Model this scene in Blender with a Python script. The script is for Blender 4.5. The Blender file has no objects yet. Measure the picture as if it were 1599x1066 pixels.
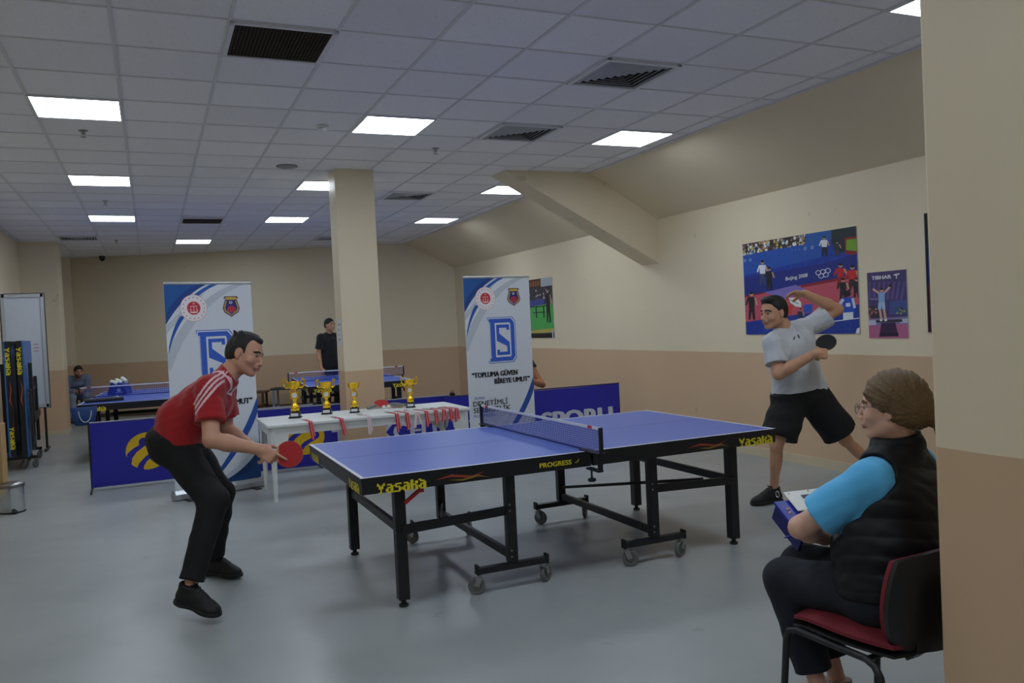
import bpy, bmesh, math, random
import numpy as np
from mathutils import Vector, Matrix, Euler

# ---------------------------------------------------------------- camera, light, exposure
scene = bpy.context.scene
col = scene.collection
PI = math.pi

def make_camera():
    yaw, pitch, roll, f = 0.41348, -0.02274, -0.04783, 1282.47
    cy, sy, cp, sp = math.cos(yaw), math.sin(yaw), math.cos(pitch), math.sin(pitch)
    fw = Vector((sy*cp, cy*cp, sp)); r = Vector((cy, -sy, 0)); u = r.cross(fw)
    cr, sr = math.cos(roll), math.sin(roll)
    r2, u2 = cr*r + sr*u, -sr*r + cr*u
    cd = bpy.data.cameras.new('camera'); cam = bpy.data.objects.new('camera', cd); col.objects.link(cam)
    m = Matrix((r2, u2, -fw)).transposed().to_4x4(); m.translation = Vector((-0.95862, -4.22055, 1.53218))
    cam.matrix_world = m
    cd.sensor_width = 36; cd.lens = f/1599*36; cd.clip_start = .05; cd.clip_end = 100
    scene.camera = cam
make_camera()

world = bpy.data.worlds.new('world'); scene.world = world; world.use_nodes = True
world.node_tree.nodes['Background'].inputs[0].default_value = (.55, .62, .75, 1)
world.node_tree.nodes['Background'].inputs[1].default_value = 0.05
scene.view_settings.view_transform = 'Standard'
scene.view_settings.look = 'None'
scene.view_settings.gamma = 1
scene.view_settings.use_curve_mapping = False
scene.view_settings.exposure = 0.72
PANEL_STRENGTH = 11.0
PANEL_COLOR = (.80, .90, 1.0)

# ---------------------------------------------------------------- room constants
H = 3.279; U0, V0, T = -1.667, 2.355, .6
XR, XL = 4.8725, -2.92
YF = -8.0
ZP = 1.095
def back_y(x): return 11.861 + .3982*(XR - x)

# ---------------------------------------------------------------- helpers
def s2l(c):
    return tuple((v/255/12.92) if v/255 <= .04045 else ((v/255+.055)/1.055)**2.4 for v in c)

_m = {}
def mat(name, rgb, rough=.6, metal=0, var=.06, scale=12, bump=0, bscale=60, spec=.5, emis=None, trans=0, sheen=0):
    """procedural material, rgb given as 0-255 surface colour"""
    if name in _m: return _m[name]
    m = bpy.data.materials.new(name); m.use_nodes = True
    nt = m.node_tree; b = nt.nodes['Principled BSDF']
    c = s2l(rgb)
    tc = nt.nodes.new('ShaderNodeTexCoord')
    no = nt.nodes.new('ShaderNodeTexNoise'); no.inputs['Scale'].default_value = scale; no.inputs['Detail'].default_value = 4
    nt.links.new(tc.outputs['Object'], no.inputs['Vector'])
    ramp = nt.nodes.new('ShaderNodeMix'); ramp.data_type = 'RGBA'
    ramp.inputs[6].default_value = (*[max(0, v*(1-var)) for v in c], 1)
    ramp.inputs[7].default_value = (*[min(1, v*(1+var)) for v in c], 1)
    nt.links.new(no.outputs['Fac'], ramp.inputs[0]); nt.links.new(ramp.outputs[2], b.inputs['Base Color'])
    b.inputs['Roughness'].default_value = rough; b.inputs['Metallic'].default_value = metal
    b.inputs['Specular IOR Level'].default_value = spec
    if sheen: b.inputs['Sheen Weight'].default_value = sheen
    if bump:
        n2 = nt.nodes.new('ShaderNodeTexNoise'); n2.inputs['Scale'].default_value = bscale; n2.inputs['Detail'].default_value = 3
        nt.links.new(tc.outputs['Object'], n2.inputs['Vector'])
        bp = nt.nodes.new('ShaderNodeBump'); bp.inputs['Strength'].default_value = bump; bp.inputs['Distance'].default_value = .01
        nt.links.new(n2.outputs['Fac'], bp.inputs['Height']); nt.links.new(bp.outputs['Normal'], b.inputs['Normal'])
    if emis:
        b.inputs['Emission Color'].default_value = (*emis[0], 1); b.inputs['Emission Strength'].default_value = emis[1]
    _m[name] = m
    return m

class MB:
    """collects shapes into one mesh object"""
    def __init__(s): s.v = []; s.f = []; s.mi = []; s.mats = []; s.cur = 0; s.sm = []
    def use(s, m):
        if m not in s.mats: s.mats.append(m)
        s.cur = s.mats.index(m); return s
    def add(s, vs, fs, smooth=False):
        n = len(s.v); s.v += [tuple(v) for v in vs]
        for f in fs: s.f.append([i+n for i in f]); s.mi.append(s.cur); s.sm.append(smooth)
        return s
    def box(s, c, d, rot=None, ch=0):
        hx, hy, hz = d[0]/2, d[1]/2, d[2]/2
        M = rot if rot is not None else Matrix.Identity(3)
        if ch:
            ch = min(ch, hx*.6, hy*.6, hz*.6)
            bm = bmesh.new(); bmesh.ops.create_cube(bm, size=1)
            for v in bm.verts: v.co = Vector((v.co.x*2*hx, v.co.y*2*hy, v.co.z*2*hz))
            bmesh.ops.bevel(bm, geom=bm.edges[:], offset=ch, segments=2, affect='EDGES', profile=.6)
            bm.verts.index_update()
            vs = [M @ v.co + Vector(c) for v in bm.verts]; fs = [[v.index for v in f.verts] for f in bm.faces]; bm.free()
            return s.add(vs, fs)
        vs = [M @ Vector((x, y, z)) + Vector(c) for x in (-hx, hx) for y in (-hy, hy) for z in (-hz, hz)]
        return s.add(vs, [(0,1,3,2), (4,6,7,5), (0,4,5,1), (2,3,7,6), (0,2,6,4), (1,5,7,3)])
    def bar(s, a, b, w, h=None, up=(0,0,1), ch=0):
        """box section bar from a to b, w sideways, h along up"""
        a, b = Vector(a), Vector(b); h = w if h is None else h
        d = b-a; L = d.length; d.normalize(); up = Vector(up)
        if abs(d.dot(up)) > .98: up = Vector((0,1,0))
        sd = d.cross(up).normalized(); u = sd.cross(d)
        return s.box((a+b)/2, (L, w, h), Matrix((d, sd, u)).transposed(), ch)
    def tube(s, pts, r, n=8, closed=False, caps=True):
        pts = [Vector(p) for p in pts]; k = len(pts); rs = r if isinstance(r, (list, tuple)) else [r]*k
        vs = []; fs = []; prev = None
        for i, p in enumerate(pts):
            if closed: t = (pts[(i+1) % k]-pts[i-1]).normalized()
            else: t = (pts[min(i+1, k-1)]-pts[max(i-1, 0)]).normalized()
            if prev is None:
                ref = Vector((0,0,1)) if abs(t.z) < .9 else Vector((1,0,0)); x = t.cross(ref).normalized()
            else: x = (prev - t*prev.dot(t)).normalized()
            prev = x; y = t.cross(x)
            for j in range(n):
                a = 2*PI*j/n; vs.append(p+(x*math.cos(a)+y*math.sin(a))*rs[i])
        for i in range(k if closed else k-1):
            for j in range(n):
                a, b = i*n+j, i*n+(j+1) % n; c = ((i+1) % k)*n
                fs.append((a, b, c+(j+1) % n, c+j))
        if caps and not closed: fs += [list(range(n))[::-1], list(range((k-1)*n, k*n))]
        return s.add(vs, fs, True)
    def lathe(s, prof, c=(0,0,0), n=24, M=None, caps=True):
        """prof = (radius, height) pairs turned about z"""
        vs = []; fs = []; k = len(prof); M = M or Matrix.Identity(3); c = Vector(c)
        for r, z in prof:
            for j in range(n):
                a = 2*PI*j/n; vs.append(M @ Vector((r*math.cos(a), r*math.sin(a), z)) + c)
        for i in range(k-1):
            for j in range(n):
                fs.append((i*n+j, i*n+(j+1) % n, (i+1)*n+(j+1) % n, (i+1)*n+j))
        if caps: fs += [list(range(n))[::-1], list(range((k-1)*n, k*n))]
        return s.add(vs, fs, True)
    def prism(s, poly, a, b, fn):
        """poly of 2d points; fn(p, t) gives 3d; t = a and b"""
        n = len(poly); vs = [fn(p, a) for p in poly]+[fn(p, b) for p in poly]
        return s.add(vs, [list(range(n)), list(range(n, 2*n))[::-1]]+[(i, (i+1) % n, n+(i+1) % n, n+i) for i in range(n)])
    def quad(s, *p): return s.add(p, [tuple(range(len(p)))])
    def build(s, name, m=None, parent=None, bevel=0, loc=None):
        me = bpy.data.meshes.new(name); me.from_pydata(s.v, [], s.f)
        ms = s.mats or [m]
        for x in ms: me.materials.append(x)
        if s.mats: me.polygons.foreach_set('material_index', s.mi)
        me.polygons.foreach_set('use_smooth', s.sm)
        bm = bmesh.new(); bm.from_mesh(me); bmesh.ops.recalc_face_normals(bm, faces=bm.faces[:]); bm.to_mesh(me); bm.free()
        if any(s.sm):
            try: me.set_sharp_from_angle(angle=math.radians(40))
            except Exception: pass
        o = bpy.data.objects.new(name, me); col.objects.link(o)
        if parent is not None: o.parent = parent
        if loc is not None: o.location = loc
        if bevel:
            b = o.modifiers.new('bevel', 'BEVEL'); b.width = bevel; b.segments = 2; b.limit_method = 'ANGLE'; b.angle_limit = math.radians(50)
        return o

def tag(o, label=None, cat=None, group=None, kind=None):
    if label: o['label'] = label
    if cat: o['category'] = cat
    if group: o['group'] = group
    if kind: o['kind'] = kind
    return o
def thing(name, label, cat, loc=(0,0,0), rz=0, group=None):
    o = bpy.data.objects.new(name, None); col.objects.link(o); o.empty_display_size = .1
    o.location = loc; o.rotation_euler = (0, 0, rz)
    return tag(o, label, cat, group)
def copy_tree(o, parent=None):
    c = o.copy(); col.objects.link(c)
    if parent is not None: c.parent = parent
    for ch in list(o.children): copy_tree(ch, c)
    return c
def Rz(a): return Matrix.Rotation(a, 3, 'Z')
def frame(x, y, z): return Matrix((Vector(x), Vector(y), Vector(z))).transposed()

_txt = {}
def text_shape(s, bold=0.0):
    key = (s, bold)
    if key in _txt: return _txt[key]
    cu = bpy.data.curves.new('lettering', 'FONT'); cu.body = s; cu.size = 1; cu.offset = bold; cu.resolution_u = 3
    o = bpy.data.objects.new('lettering', cu); col.objects.link(o)
    dg = bpy.context.evaluated_depsgraph_get(); dg.update()
    me = bpy.data.meshes.new_from_object(o.evaluated_get(dg))
    vs = [(v.co.x, v.co.y) for v in me.vertices]; fs = [list(p.vertices) for p in me.polygons]
    bpy.data.objects.remove(o); bpy.data.meshes.remove(me); bpy.data.curves.remove(cu)
    xs = [v[0] for v in vs]; ys = [v[1] for v in vs]
    _txt[key] = (vs, fs, (min(xs), max(xs), min(ys), max(ys)))
    return _txt[key]

class Print:
    """flat print laid on a surface: origin top-left, u right, v down, in metres"""
    def __init__(s, O, U, V, W, Hh, warp=None):
        s.O, s.U, s.V = Vector(O), Vector(U), Vector(V); s.N = -s.U.cross(s.V)*-1
        s.N = s.V.cross(s.U); s.W, s.H = W, Hh; s.mb = MB(); s.lay = 1; s.map = lambda p: p; s.warp = warp
    def p3(s, p, L):
        q = s.O + s.U*p[0] + s.V*p[1] + s.N*(.0010+.0005*L)
        if s.warp: q = q + s.N*s.warp(p[0], p[1])
        return q
    def poly(s, pts, rgb, L=None, rough=.5):
        s.lay += .02
        pts = [s.map(p) for p in pts]
        s.mb.use(mat('ink_%d_%d_%d' % tuple(int(c) for c in rgb), rgb, rough, var=.03))
        s.mb.add([s.p3(p, (L or 1)+s.lay*.2) for p in pts], [tuple(range(len(pts)))])
    def disc(s, c, r, rgb, L=None, n=20, ry=None):
        s.poly([(c[0]+r*math.cos(2*PI*i/n), c[1]+(ry or r)*math.sin(2*PI*i/n)) for i in range(n)], rgb, L)
    def ring(s, c, r, w, rgb, L=None, n=24):
        for i in range(n):
            a, b = 2*PI*i/n, 2*PI*(i+1)/n
            s.poly([(c[0]+q*math.cos(t), c[1]+q*math.sin(t)) for q, t in ((r, a), (r, b), (r-w, b), (r-w, a))], rgb, L)
    def line(s, a, b, w, rgb, L=None):
        a, b = Vector(a), Vector(b); d = (b-a).normalized(); n = Vector((-d.y, d.x))*w/2
        s.poly([a+n, b+n, b-n, a-n], rgb, L)
    def text(s, t, x0, x1, y0, y1, rgb, bold=.0, L=4, slope=0):
        """fit the text between x0..x1 with its caps from y0 (top) to y1 (bottom)"""
        vs, fs, (a, b, c, d) = text_shape(t, 0)
        d = text_shape('H', 0)[2][3]; w_ = bold*(y1-y0)*1.0; x0, x1 = x0+w_, x1-w_
        s.mb.use(mat('ink_%d_%d_%d' % tuple(int(c_) for c_ in rgb), rgb, .5, var=.03))
        for q, (du, dv) in enumerate([(0, 0)]+([(-w_, 0), (w_, 0), (-w_*.5, w_*.3), (w_*.5, -w_*.3), (-w_*.5, -w_*.3), (w_*.5, w_*.3)] if bold else [])):
            out = []
            for x, y in vs:
                u = x0+(x-a)/(b-a)*(x1-x0)+du; v = y1-(y-0)/(d)*(y1-y0)+slope*(u-x0)+dv
                out.append(s.p3(s.map((u, v)), L+s.lay*.2+.01*q))
            s.mb.add(out, fs)
    def pixels(s, rows_by_letter, x0, y0, px, py, rgb, L=4, gap=1):
        s.mb.use(mat('ink_%d_%d_%d' % tuple(int(c) for c in rgb), rgb, .5, var=.03))
        x = x0
        for rows in rows_by_letter:
            w = max(len(r) for r in rows)
            for j, r in enumerate(rows):
                for i, ch in enumerate(r):
                    if ch == '#':
                        q = [(x+i*px, y0+j*py), (x+(i+1)*px, y0+j*py), (x+(i+1)*px, y0+(j+1)*py), (x+i*px, y0+(j+1)*py)]
                        s.mb.add([s.p3(t, L) for t in q], [(0,1,2,3)])
            x += (w+gap)*px
        return x
    def build(s, name, parent=None): return s.mb.build(name, None, parent)

YASAKA = [["#...#", "##.##", ".###.", ".###.", "..#..", "..#..", ".##.."],
          [".....", ".###.", "...##", ".####", "##.##", "##.##", ".####"],
          [".....", ".####", "##...", ".###.", "...##", "...##", "####."],
          [".....", ".###.", "...##", ".####", "##.##", "##.##", ".####"],
          ["##...", "##.##", "##.##", "####.", "##.##", "##.##", "##.##"],
          ["##...", ".###.", "...##", ".####", "##.##", "##.##", ".####"]]

# ---------------------------------------------------------------- shared materials
M_tile = None
def wall_material(name, two_tone=True):
    m = bpy.data.materials.new(name); m.use_nodes = True; nt = m.node_tree; b = nt.nodes['Principled BSDF']
    L = nt.links.new
    geo = nt.nodes.new('ShaderNodeNewGeometry'); sep = nt.nodes.new('ShaderNodeSeparateXYZ'); L(geo.outputs['Position'], sep.inputs[0])
    n1 = nt.nodes.new('ShaderNodeTexNoise'); n1.inputs['Scale'].default_value = 1.3; n1.inputs['Detail'].default_value = 6; L(geo.outputs['Position'], n1.inputs['Vector'])
    n2 = nt.nodes.new('ShaderNodeTexNoise'); n2.inputs['Scale'].default_value = 2.2; L(geo.outputs['Position'], n2.inputs['Vector'])
    up = nt.nodes.new('ShaderNodeMix'); up.data_type = 'RGBA'
    up.inputs[6].default_value = (*s2l((225, 210, 181)), 1); up.inputs[7].default_value = (*s2l((233, 219, 191)), 1); L(n1.outputs['Fac'], up.inputs[0])
    lo = nt.nodes.new('ShaderNodeMix'); lo.data_type = 'RGBA'
    lo.inputs[6].default_value = (*s2l((206, 173, 140)), 1); lo.inputs[7].default_value = (*s2l((213, 183, 151)), 1); L(n1.outputs['Fac'], lo.inputs[0])
    mx = nt.nodes.new('ShaderNodeMix'); mx.data_type = 'RGBA'
    wob = nt.nodes.new('ShaderNodeMath'); wob.operation = 'MULTIPLY_ADD'; wob.inputs[1].default_value = .012; L(n2.outputs['Fac'], wob.inputs[0]); L(sep.outputs['Z'], wob.inputs[2])
    gt = nt.nodes.new('ShaderNodeMath'); gt.operation = 'GREATER_THAN'; gt.inputs[1].default_value = (ZP+.006) if two_tone else -10; L(wob.outputs[0], gt.inputs[0])
    L(gt.outputs[0], mx.inputs[0]); L(lo.outputs[2], mx.inputs[6]); L(up.outputs[2], mx.inputs[7])
    # small scuffs
    n3 = nt.nodes.new('ShaderNodeTexNoise'); n3.inputs['Scale'].default_value = 3.1; n3.inputs['Detail'].default_value = 8; L(geo.outputs['Position'], n3.inputs['Vector'])
    sc = nt.nodes.new('ShaderNodeMath'); sc.operation = 'GREATER_THAN'; sc.inputs[1].default_value = .72; L(n3.outputs['Fac'], sc.inputs[0])
    sm = nt.nodes.new('ShaderNodeMath'); sm.operation = 'MULTIPLY'; sm.inputs[1].default_value = .25; L(sc.outputs[0], sm.inputs[0])
    fin = nt.nodes.new('ShaderNodeMix'); fin.data_type = 'RGBA'; L(sm.outputs[0], fin.inputs[0]); L(mx.outputs[2], fin.inputs[6]); fin.inputs[7].default_value = (*s2l((150, 120, 90)), 1)
    L(fin.outputs[2], b.inputs['Base Color']); b.inputs['Roughness'].default_value = .42; b.inputs['Specular IOR Level'].default_value = .4
    bp = nt.nodes.new('ShaderNodeBump'); bp.inputs['Strength'].default_value = .25; bp.inputs['Distance'].default_value = .004
    n4 = nt.nodes.new('ShaderNodeTexNoise'); n4.inputs['Scale'].default_value = 14; n4.inputs['Detail'].default_value = 3; L(geo.outputs['Position'], n4.inputs['Vector'])
    L(n4.outputs['Fac'], bp.inputs['Height']); L(bp.outputs['Normal'], b.inputs['Normal'])
    return m
M_wall = wall_material('painted_wall_two_tone')
M_cream = wall_material('painted_cream', False)

def ceiling_material():
    m = bpy.data.materials.new('ceiling_tile'); m.use_nodes = True; nt = m.node_tree; b = nt.nodes['Principled BSDF']; L = nt.links.new
    geo = nt.nodes.new('ShaderNodeNewGeometry')
    mp = nt.nodes.new('ShaderNodeVectorMath'); mp.operation = 'SUBTRACT'; mp.inputs[1].default_value = (U0, V0, 0); L(geo.outputs['Position'], mp.inputs[0])
    dv = nt.nodes.new('ShaderNodeVectorMath'); dv.operation = 'SCALE'; dv.inputs['Scale'].default_value = 1/T; L(mp.outputs[0], dv.inputs[0])
    fl = nt.nodes.new('ShaderNodeVectorMath'); fl.operation = 'FLOOR'; L(dv.outputs[0], fl.inputs[0])
    wn = nt.nodes.new('ShaderNodeTexWhiteNoise'); wn.noise_dimensions = '2D'; L(fl.outputs[0], wn.inputs['Vector'])
    mx = nt.nodes.new('ShaderNodeMix'); mx.data_type = 'RGBA'
    mx.inputs[6].default_value = (*s2l((233, 233, 238)), 1); mx.inputs[7].default_value = (*s2l((243, 243, 247)), 1); L(wn.outputs['Value'], mx.inputs[0])
    n = nt.nodes.new('ShaderNodeTexNoise'); n.inputs['Scale'].default_value = 55; n.inputs['Detail'].default_value = 5; L(geo.outputs['Position'], n.inputs['Vector'])
    sp = nt.nodes.new('ShaderNodeMath'); sp.operation = 'GREATER_THAN'; sp.inputs[1].default_value = .62; L(n.outputs['Fac'], sp.inputs[0])
    ms = nt.nodes.new('ShaderNodeMath'); ms.operation = 'MULTIPLY'; ms.inputs[1].default_value = .10; L(sp.outputs[0], ms.inputs[0])
    m2 = nt.nodes.new('ShaderNodeMix'); m2.data_type = 'RGBA'; L(ms.outputs[0], m2.inputs[0]); L(mx.outputs[2], m2.inputs[6]); m2.inputs[7].default_value = (.2, .2, .21, 1)
    L(m2.outputs[2], b.inputs['Base Color']); b.inputs['Roughness'].default_value = .9
    bp = nt.nodes.new('ShaderNodeBump'); bp.inputs['Strength'].default_value = .4; bp.inputs['Distance'].default_value = .003
    L(n.outputs['Fac'], bp.inputs['Height']); L(bp.outputs['Normal'], b.inputs['Normal'])
    return m
def floor_material():
    m = bpy.data.materials.new('grey_vinyl_floor'); m.use_nodes = True; nt = m.node_tree; b = nt.nodes['Principled BSDF']; L = nt.links.new
    geo = nt.nodes.new('ShaderNodeNewGeometry')
    n = nt.nodes.new('ShaderNodeTexNoise'); n.inputs['Scale'].default_value = .9; n.inputs['Detail'].default_value = 7; n.inputs['Roughness'].default_value = .6; L(geo.outputs['Position'], n.inputs['Vector'])
    cr = nt.nodes.new('ShaderNodeValToRGB'); cr.color_ramp.elements[0].position = .3; cr.color_ramp.elements[1].position = .7
    cr.color_ramp.elements[0].color = (*s2l((146, 151, 152)), 1); cr.color_ramp.elements[1].color = (*s2l((164, 168, 167)), 1)
    L(n.outputs['Fac'], cr.inputs[0])
    n2 = nt.nodes.new('ShaderNodeTexNoise'); n2.inputs['Scale'].default_value = 4; n2.inputs['Detail'].default_value = 10; L(geo.outputs['Position'], n2.inputs['Vector'])
    g = nt.nodes.new('ShaderNodeMath'); g.operation = 'GREATER_THAN'; g.inputs[1].default_value = .70; L(n2.outputs['Fac'], g.inputs[0])
    gm = nt.nodes.new('ShaderNodeMath'); gm.operation = 'MULTIPLY'; gm.inputs[1].default_value = .22; L(g.outputs[0], gm.inputs[0])
    mx = nt.nodes.new('ShaderNodeMix'); mx.data_type = 'RGBA'; L(gm.outputs[0], mx.inputs[0]); L(cr.outputs[0], mx.inputs[6]); mx.inputs[7].default_value = (*s2l((105, 108, 110)), 1)
    L(mx.outputs[2], b.inputs['Base Color'])
    rr = nt.nodes.new('ShaderNodeMapRange'); rr.inputs['To Min'].default_value = .26; rr.inputs['To Max'].default_value = .42; L(n2.outputs['Fac'], rr.inputs['Value']); L(rr.outputs[0], b.inputs['Roughness'])
    b.inputs['Specular IOR Level'].default_value = .45
    bp = nt.nodes.new('ShaderNodeBump'); bp.inputs['Strength'].default_value = .12; bp.inputs['Distance'].default_value = .01
    n3 = nt.nodes.new('ShaderNodeTexNoise'); n3.inputs['Scale'].default_value = 3; L(geo.outputs['Position'], n3.inputs['Vector'])
    L(n3.outputs['Fac'], bp.inputs['Height']); L(bp.outputs['Normal'], b.inputs['Normal'])
    return m
M_ceil = ceiling_material(); M_floor = floor_material()
BLK = mat('black_powder_coat', (24, 25, 28), .45, bump=.05)
RUB = mat('black_rubber', (30, 30, 31), .75)
GREYW = mat('grey_wheel', (105, 105, 102), .5)
STEEL = mat('zinc_steel', (170, 170, 168), .35, 1)
CHROME = mat('chrome', (205, 205, 205), .16, 1)
WHITE = mat('white_plastic', (226, 228, 228), .38)
BLUE_TOP = mat('blue_table_surface', (72, 100, 194), .36, var=.04, spec=.6)
LINEW = mat('white_line_paint', (215, 218, 225), .4)
YEL = (222, 205, 40)
GOLD = mat('gold_plastic', (244, 200, 50), .24, .82, var=.1, scale=30)
DARKM = mat('dark_metal', (55, 57, 60), .4, .6)

def struct(o): o['kind'] = 'structure'; return o

# ---------------------------------------------------------------- setting
b = MB(); b.quad((XL-.2, YF-.2, 0), (XR+.2, YF-.2, 0), (XR+.2, back_y(XR)+.3, 0), (XL-.2, back_y(XL)+.3, 0)); b.quad((XL-.2, YF-.2, -.1), (XR+.2, YF-.2, -.1), (XR+.2, back_y(XR)+.3, -.1), (XL-.2, back_y(XL)+.3, -.1))
struct(b.build('floor', M_floor))
XS = 3.93      # where the flat ceiling meets the slope
b = MB(); b.prism([(XL-.2, YF-.2), (XS, YF-.2), (XS, back_y(XS)+.2), (XL-.2, back_y(XL)+.3)], H, H+.05, lambda p, t: (p[0], p[1], t))
struct(b.build('ceiling', M_ceil))
GRID = mat('ceiling_grid_white', (214, 215, 218), .5)
b = MB()
for i in range(-3, 10):
    x = U0+i*T
    if XL < x < XS: b.box((x, (YF+back_y(x))/2, H-.003), (.022, back_y(x)-YF, .008))
for j in range(-18, 22):
    y = V0+j*T
    x1 = min(XS, XR-(y-11.861)/.3982)
    if y > YF and x1 > XL: b.box(((XL+x1)/2, y, H-.0025), (x1-XL, .012, .006))
b.box((XS-.01, (YF+back_y(XS))/2, H-.006), (.03, back_y(XS)-YF, .014))
struct(b.build('trim_1', GRID))
ZT = 2.728
b = MB(); b.prism([(XS, H), (XR+.15, H-(H-ZT)*(XR+.15-XS)/(XR-XS)), (XR+.15, H+.1), (XS, H+.1)], YF, 12.4, lambda p, t: (p[0], t, p[1]))
struct(b.build('ceiling_slope', M_cream))
b = MB(); b.prism([(XR, YF-.1), (XR+.15, YF-.1), (XR+.15, 12.2), (XR, 12.0)], 0, H, lambda p, t: (p[0], p[1], t))
struct(b.build('wall_right', M_wall))
b = MB(); b.prism([(XL-.15, YF-.1), (XL, YF-.1), (XL, 15.2), (XL-.15, 15.2)], 0, H, lambda p, t: (p[0], p[1], t))
struct(b.build('wall_left', M_wall))
b = MB(); b.prism([(XL-.1, back_y(XL-.1)), (XR+.1, back_y(XR+.1)), (XR+.1, back_y(XR+.1)+.15), (XL-.1, back_y(XL-.1)+.15)], 0, H, lambda p, t: (p[0], p[1], t))
struct(b.build('wall_back', M_wall))
b = MB(); b.box(((XL+XR)/2, YF-.075, H/2), (XR-XL+.3, .15, H)); struct(b.build('wall_front', M_wall))
BASE = mat('cream_baseboard', (205, 190, 160), .5)
b = MB(); b.box((XR-.007, (YF+11.86)/2, .045), (.014, 11.8-YF, .09)); struct(b.build('baseboard_right', BASE))
b = MB(); b.box((XL+.007, (YF+11.6)/2, .045), (.014, 11.5-YF, .09)); struct(b.build('baseboard_left', BASE))
d = Vector((1, -.3982, 0)).normalized()
b = MB(); b.bar(Vector((-2.3, back_y(-2.3), .04))-Vector((.003, .008, 0)), Vector((XR-.02, back_y(XR-.02), .04))-Vector((.003, .008, 0)), .014, .08); struct(b.build('baseboard_back', mat('brown_baseboard', (96, 74, 52), .6)))
# columns, beam
def column(name, x0, x1, y0, y1, base=True):
    b = MB(); b.use(M_wall); b.box(((x0+x1)/2, (y0+y1)/2, H/2), (x1-x0, y1-y0, H), ch=.008)
    if base:
        b.use(BASE); b.box(((x0+x1)/2, (y0+y1)/2, .035), (x1-x0+.02, y1-y0+.02, .07))
    o = struct(b.build(name)); return o
column('column_middle', .935, 1.365, 4.63, 4.96, False)
column('column_foreground', 1.2, 1.64, -2.86, -2.455)
column('column_left', XL-.05, -2.345, 11.72, 12.35)
column('column_corner', XL-.05, -2.37, 14.55, 15.0)
b = MB(); sl = (H-ZT)/(XR-XS)
b.prism([(2.83, H+.02), (XR+.02, H+.02), (XR+.02, 2.175), (2.83, H-.005)], 4.40, 4.79, lambda p, t: (p[0], t, p[1]))
struct(b.build('trim_2', M_cream))

# ---------------------------------------------------------------- ceiling fixtures
def cpos(i, j): return (U0+i*T, V0+j*T)
PAN = mat('light_diffuser', (235, 240, 245), .5, var=0, emis=(PANEL_COLOR, PANEL_STRENGTH))
def make_light():
    t = thing('ceiling_light', '', 'ceiling light')
    b = MB()
    for s in (-1, 1):
        b.box((s*.291, 0, -.005), (.016, .598, .012)); b.box((0, s*.291, -.005), (.598, .016, .012))
    b.build('frame', WHITE, t)
    b = MB(); b.box((0, 0, -.004), (.568, .568, .006)); b.build('diffuser', PAN, t)
    return t
lights = [((0, 0), 'largest glowing square ceiling light, in the left part of the ceiling'),
          ((4, 0), 'square glowing ceiling light in front of the middle column, beside the smoke detector'),
          ((8, 0), 'square glowing ceiling light at the edge of the sloping ceiling, nearer than the beam'),
          ((8, -6), 'corner of a glowing ceiling light cut off by the foreground column at the top'),
          ((0, 5), 'second glowing ceiling light of the left row, between the largest and the smallest of it'),
          ((4, 5), 'glowing ceiling light partly hidden by the left edge of the middle column'),
          ((8, 5), 'glowing ceiling light partly hidden by the end of the slanting beam'),
          ((0, 10), 'far glowing ceiling light of the left row, above the far left table'),
          ((4, 10), 'far glowing ceiling light just left of the middle column, beyond the one the column hides'),
          ((8, 10), 'far glowing ceiling light just right of the middle column, above the right banner'),
          ((2, 15), 'farthest and smallest glowing ceiling light near the back wall'),
          ((0, -6), 'unseen glowing ceiling light added over the front left of the room'),  # out-of-view panel added for its light, continuing the visible rows
          ((4, -6), 'unseen glowing ceiling light added over the front middle of the room'),  # added out of view to light the seated woman and foreground
          ((0, -11), 'unseen glowing ceiling light added for brightness toward the front wall on the left'),  # added out of view to brighten foreground and near column
          ((4, -11), 'unseen glowing ceiling light added for brightness toward the front wall in the middle')]  # second unseen panel of this row, also added as foreground light
L0 = make_light()
for k, ((i, j), lab) in enumerate(lights):
    o = L0 if k == 0 else copy_tree(L0)
    x, y = cpos(i+.5, j+.5); o.location = (x, y, H-.004); o['label'] = lab; o['group'] = 'square ceiling lights'

def make_diffuser():
    t = thing('air_diffuser', '', 'air vent')
    b = MB(); b.box((0, 0, .0), (.55, .55, .006)); b.build('duct_opening', mat('vent_shadow', (22, 22, 24), .9), t)
    b = MB()
    for s in (-1, 1):
        b.box((s*.283, 0, -.008), (.034, .60, .016)); b.box((0, s*.283, -.008), (.60, .034, .016))
    b.build('frame', mat('vent_white', (216, 218, 222), .5), t)
    b = MB()
    for k in range(6):
        r = .248-k*.042
        # sloping louvre ring
        o_, i_ = r, r-.017
        vs = [(sx*o_, sy*o_, -.004) for sx, sy in ((-1,-1), (1,-1), (1,1), (-1,1))]+[(sx*i_, sy*i_, -.017) for sx, sy in ((-1,-1), (1,-1), (1,1), (-1,1))]
        vs += [(x*.985, y*.985, z+.003) for x, y, z in vs]
        fs = []
        for a in range(4):
            c = (a+1) % 4; fs += [(a, c, 4+c, 4+a), (8+a, 12+a, 12+c, 8+c), (4+a, 4+c, 12+c, 12+a), (a, 8+a, 8+c, c)]
        b.add(vs, fs)
    b.build('louvres', mat('vent_louvre', (176, 178, 184), .5), t)
    return t
dif = make_diffuser()
for k, ((i, j), lab) in enumerate([((6, -3), 'square louvred air vent nearest the camera, right of the ceiling centre'),
        ((6, 0), 'square louvred air vent between the two nearer lights on the right'),
        ((6, 6), 'square louvred air vent just right of the middle column top'),
        ((6, 14.2), 'far louvred air vent beside the middle column near the back wall'),
        ((-1, 14), 'far louvred air vent at the far left near the left column')]):
    o = dif if k == 0 else copy_tree(dif)
    x, y = cpos(i+.5, j+.5); o.location = (x, y, H-.005); o['label'] = lab; o['group'] = 'square louvred air vents'
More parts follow.
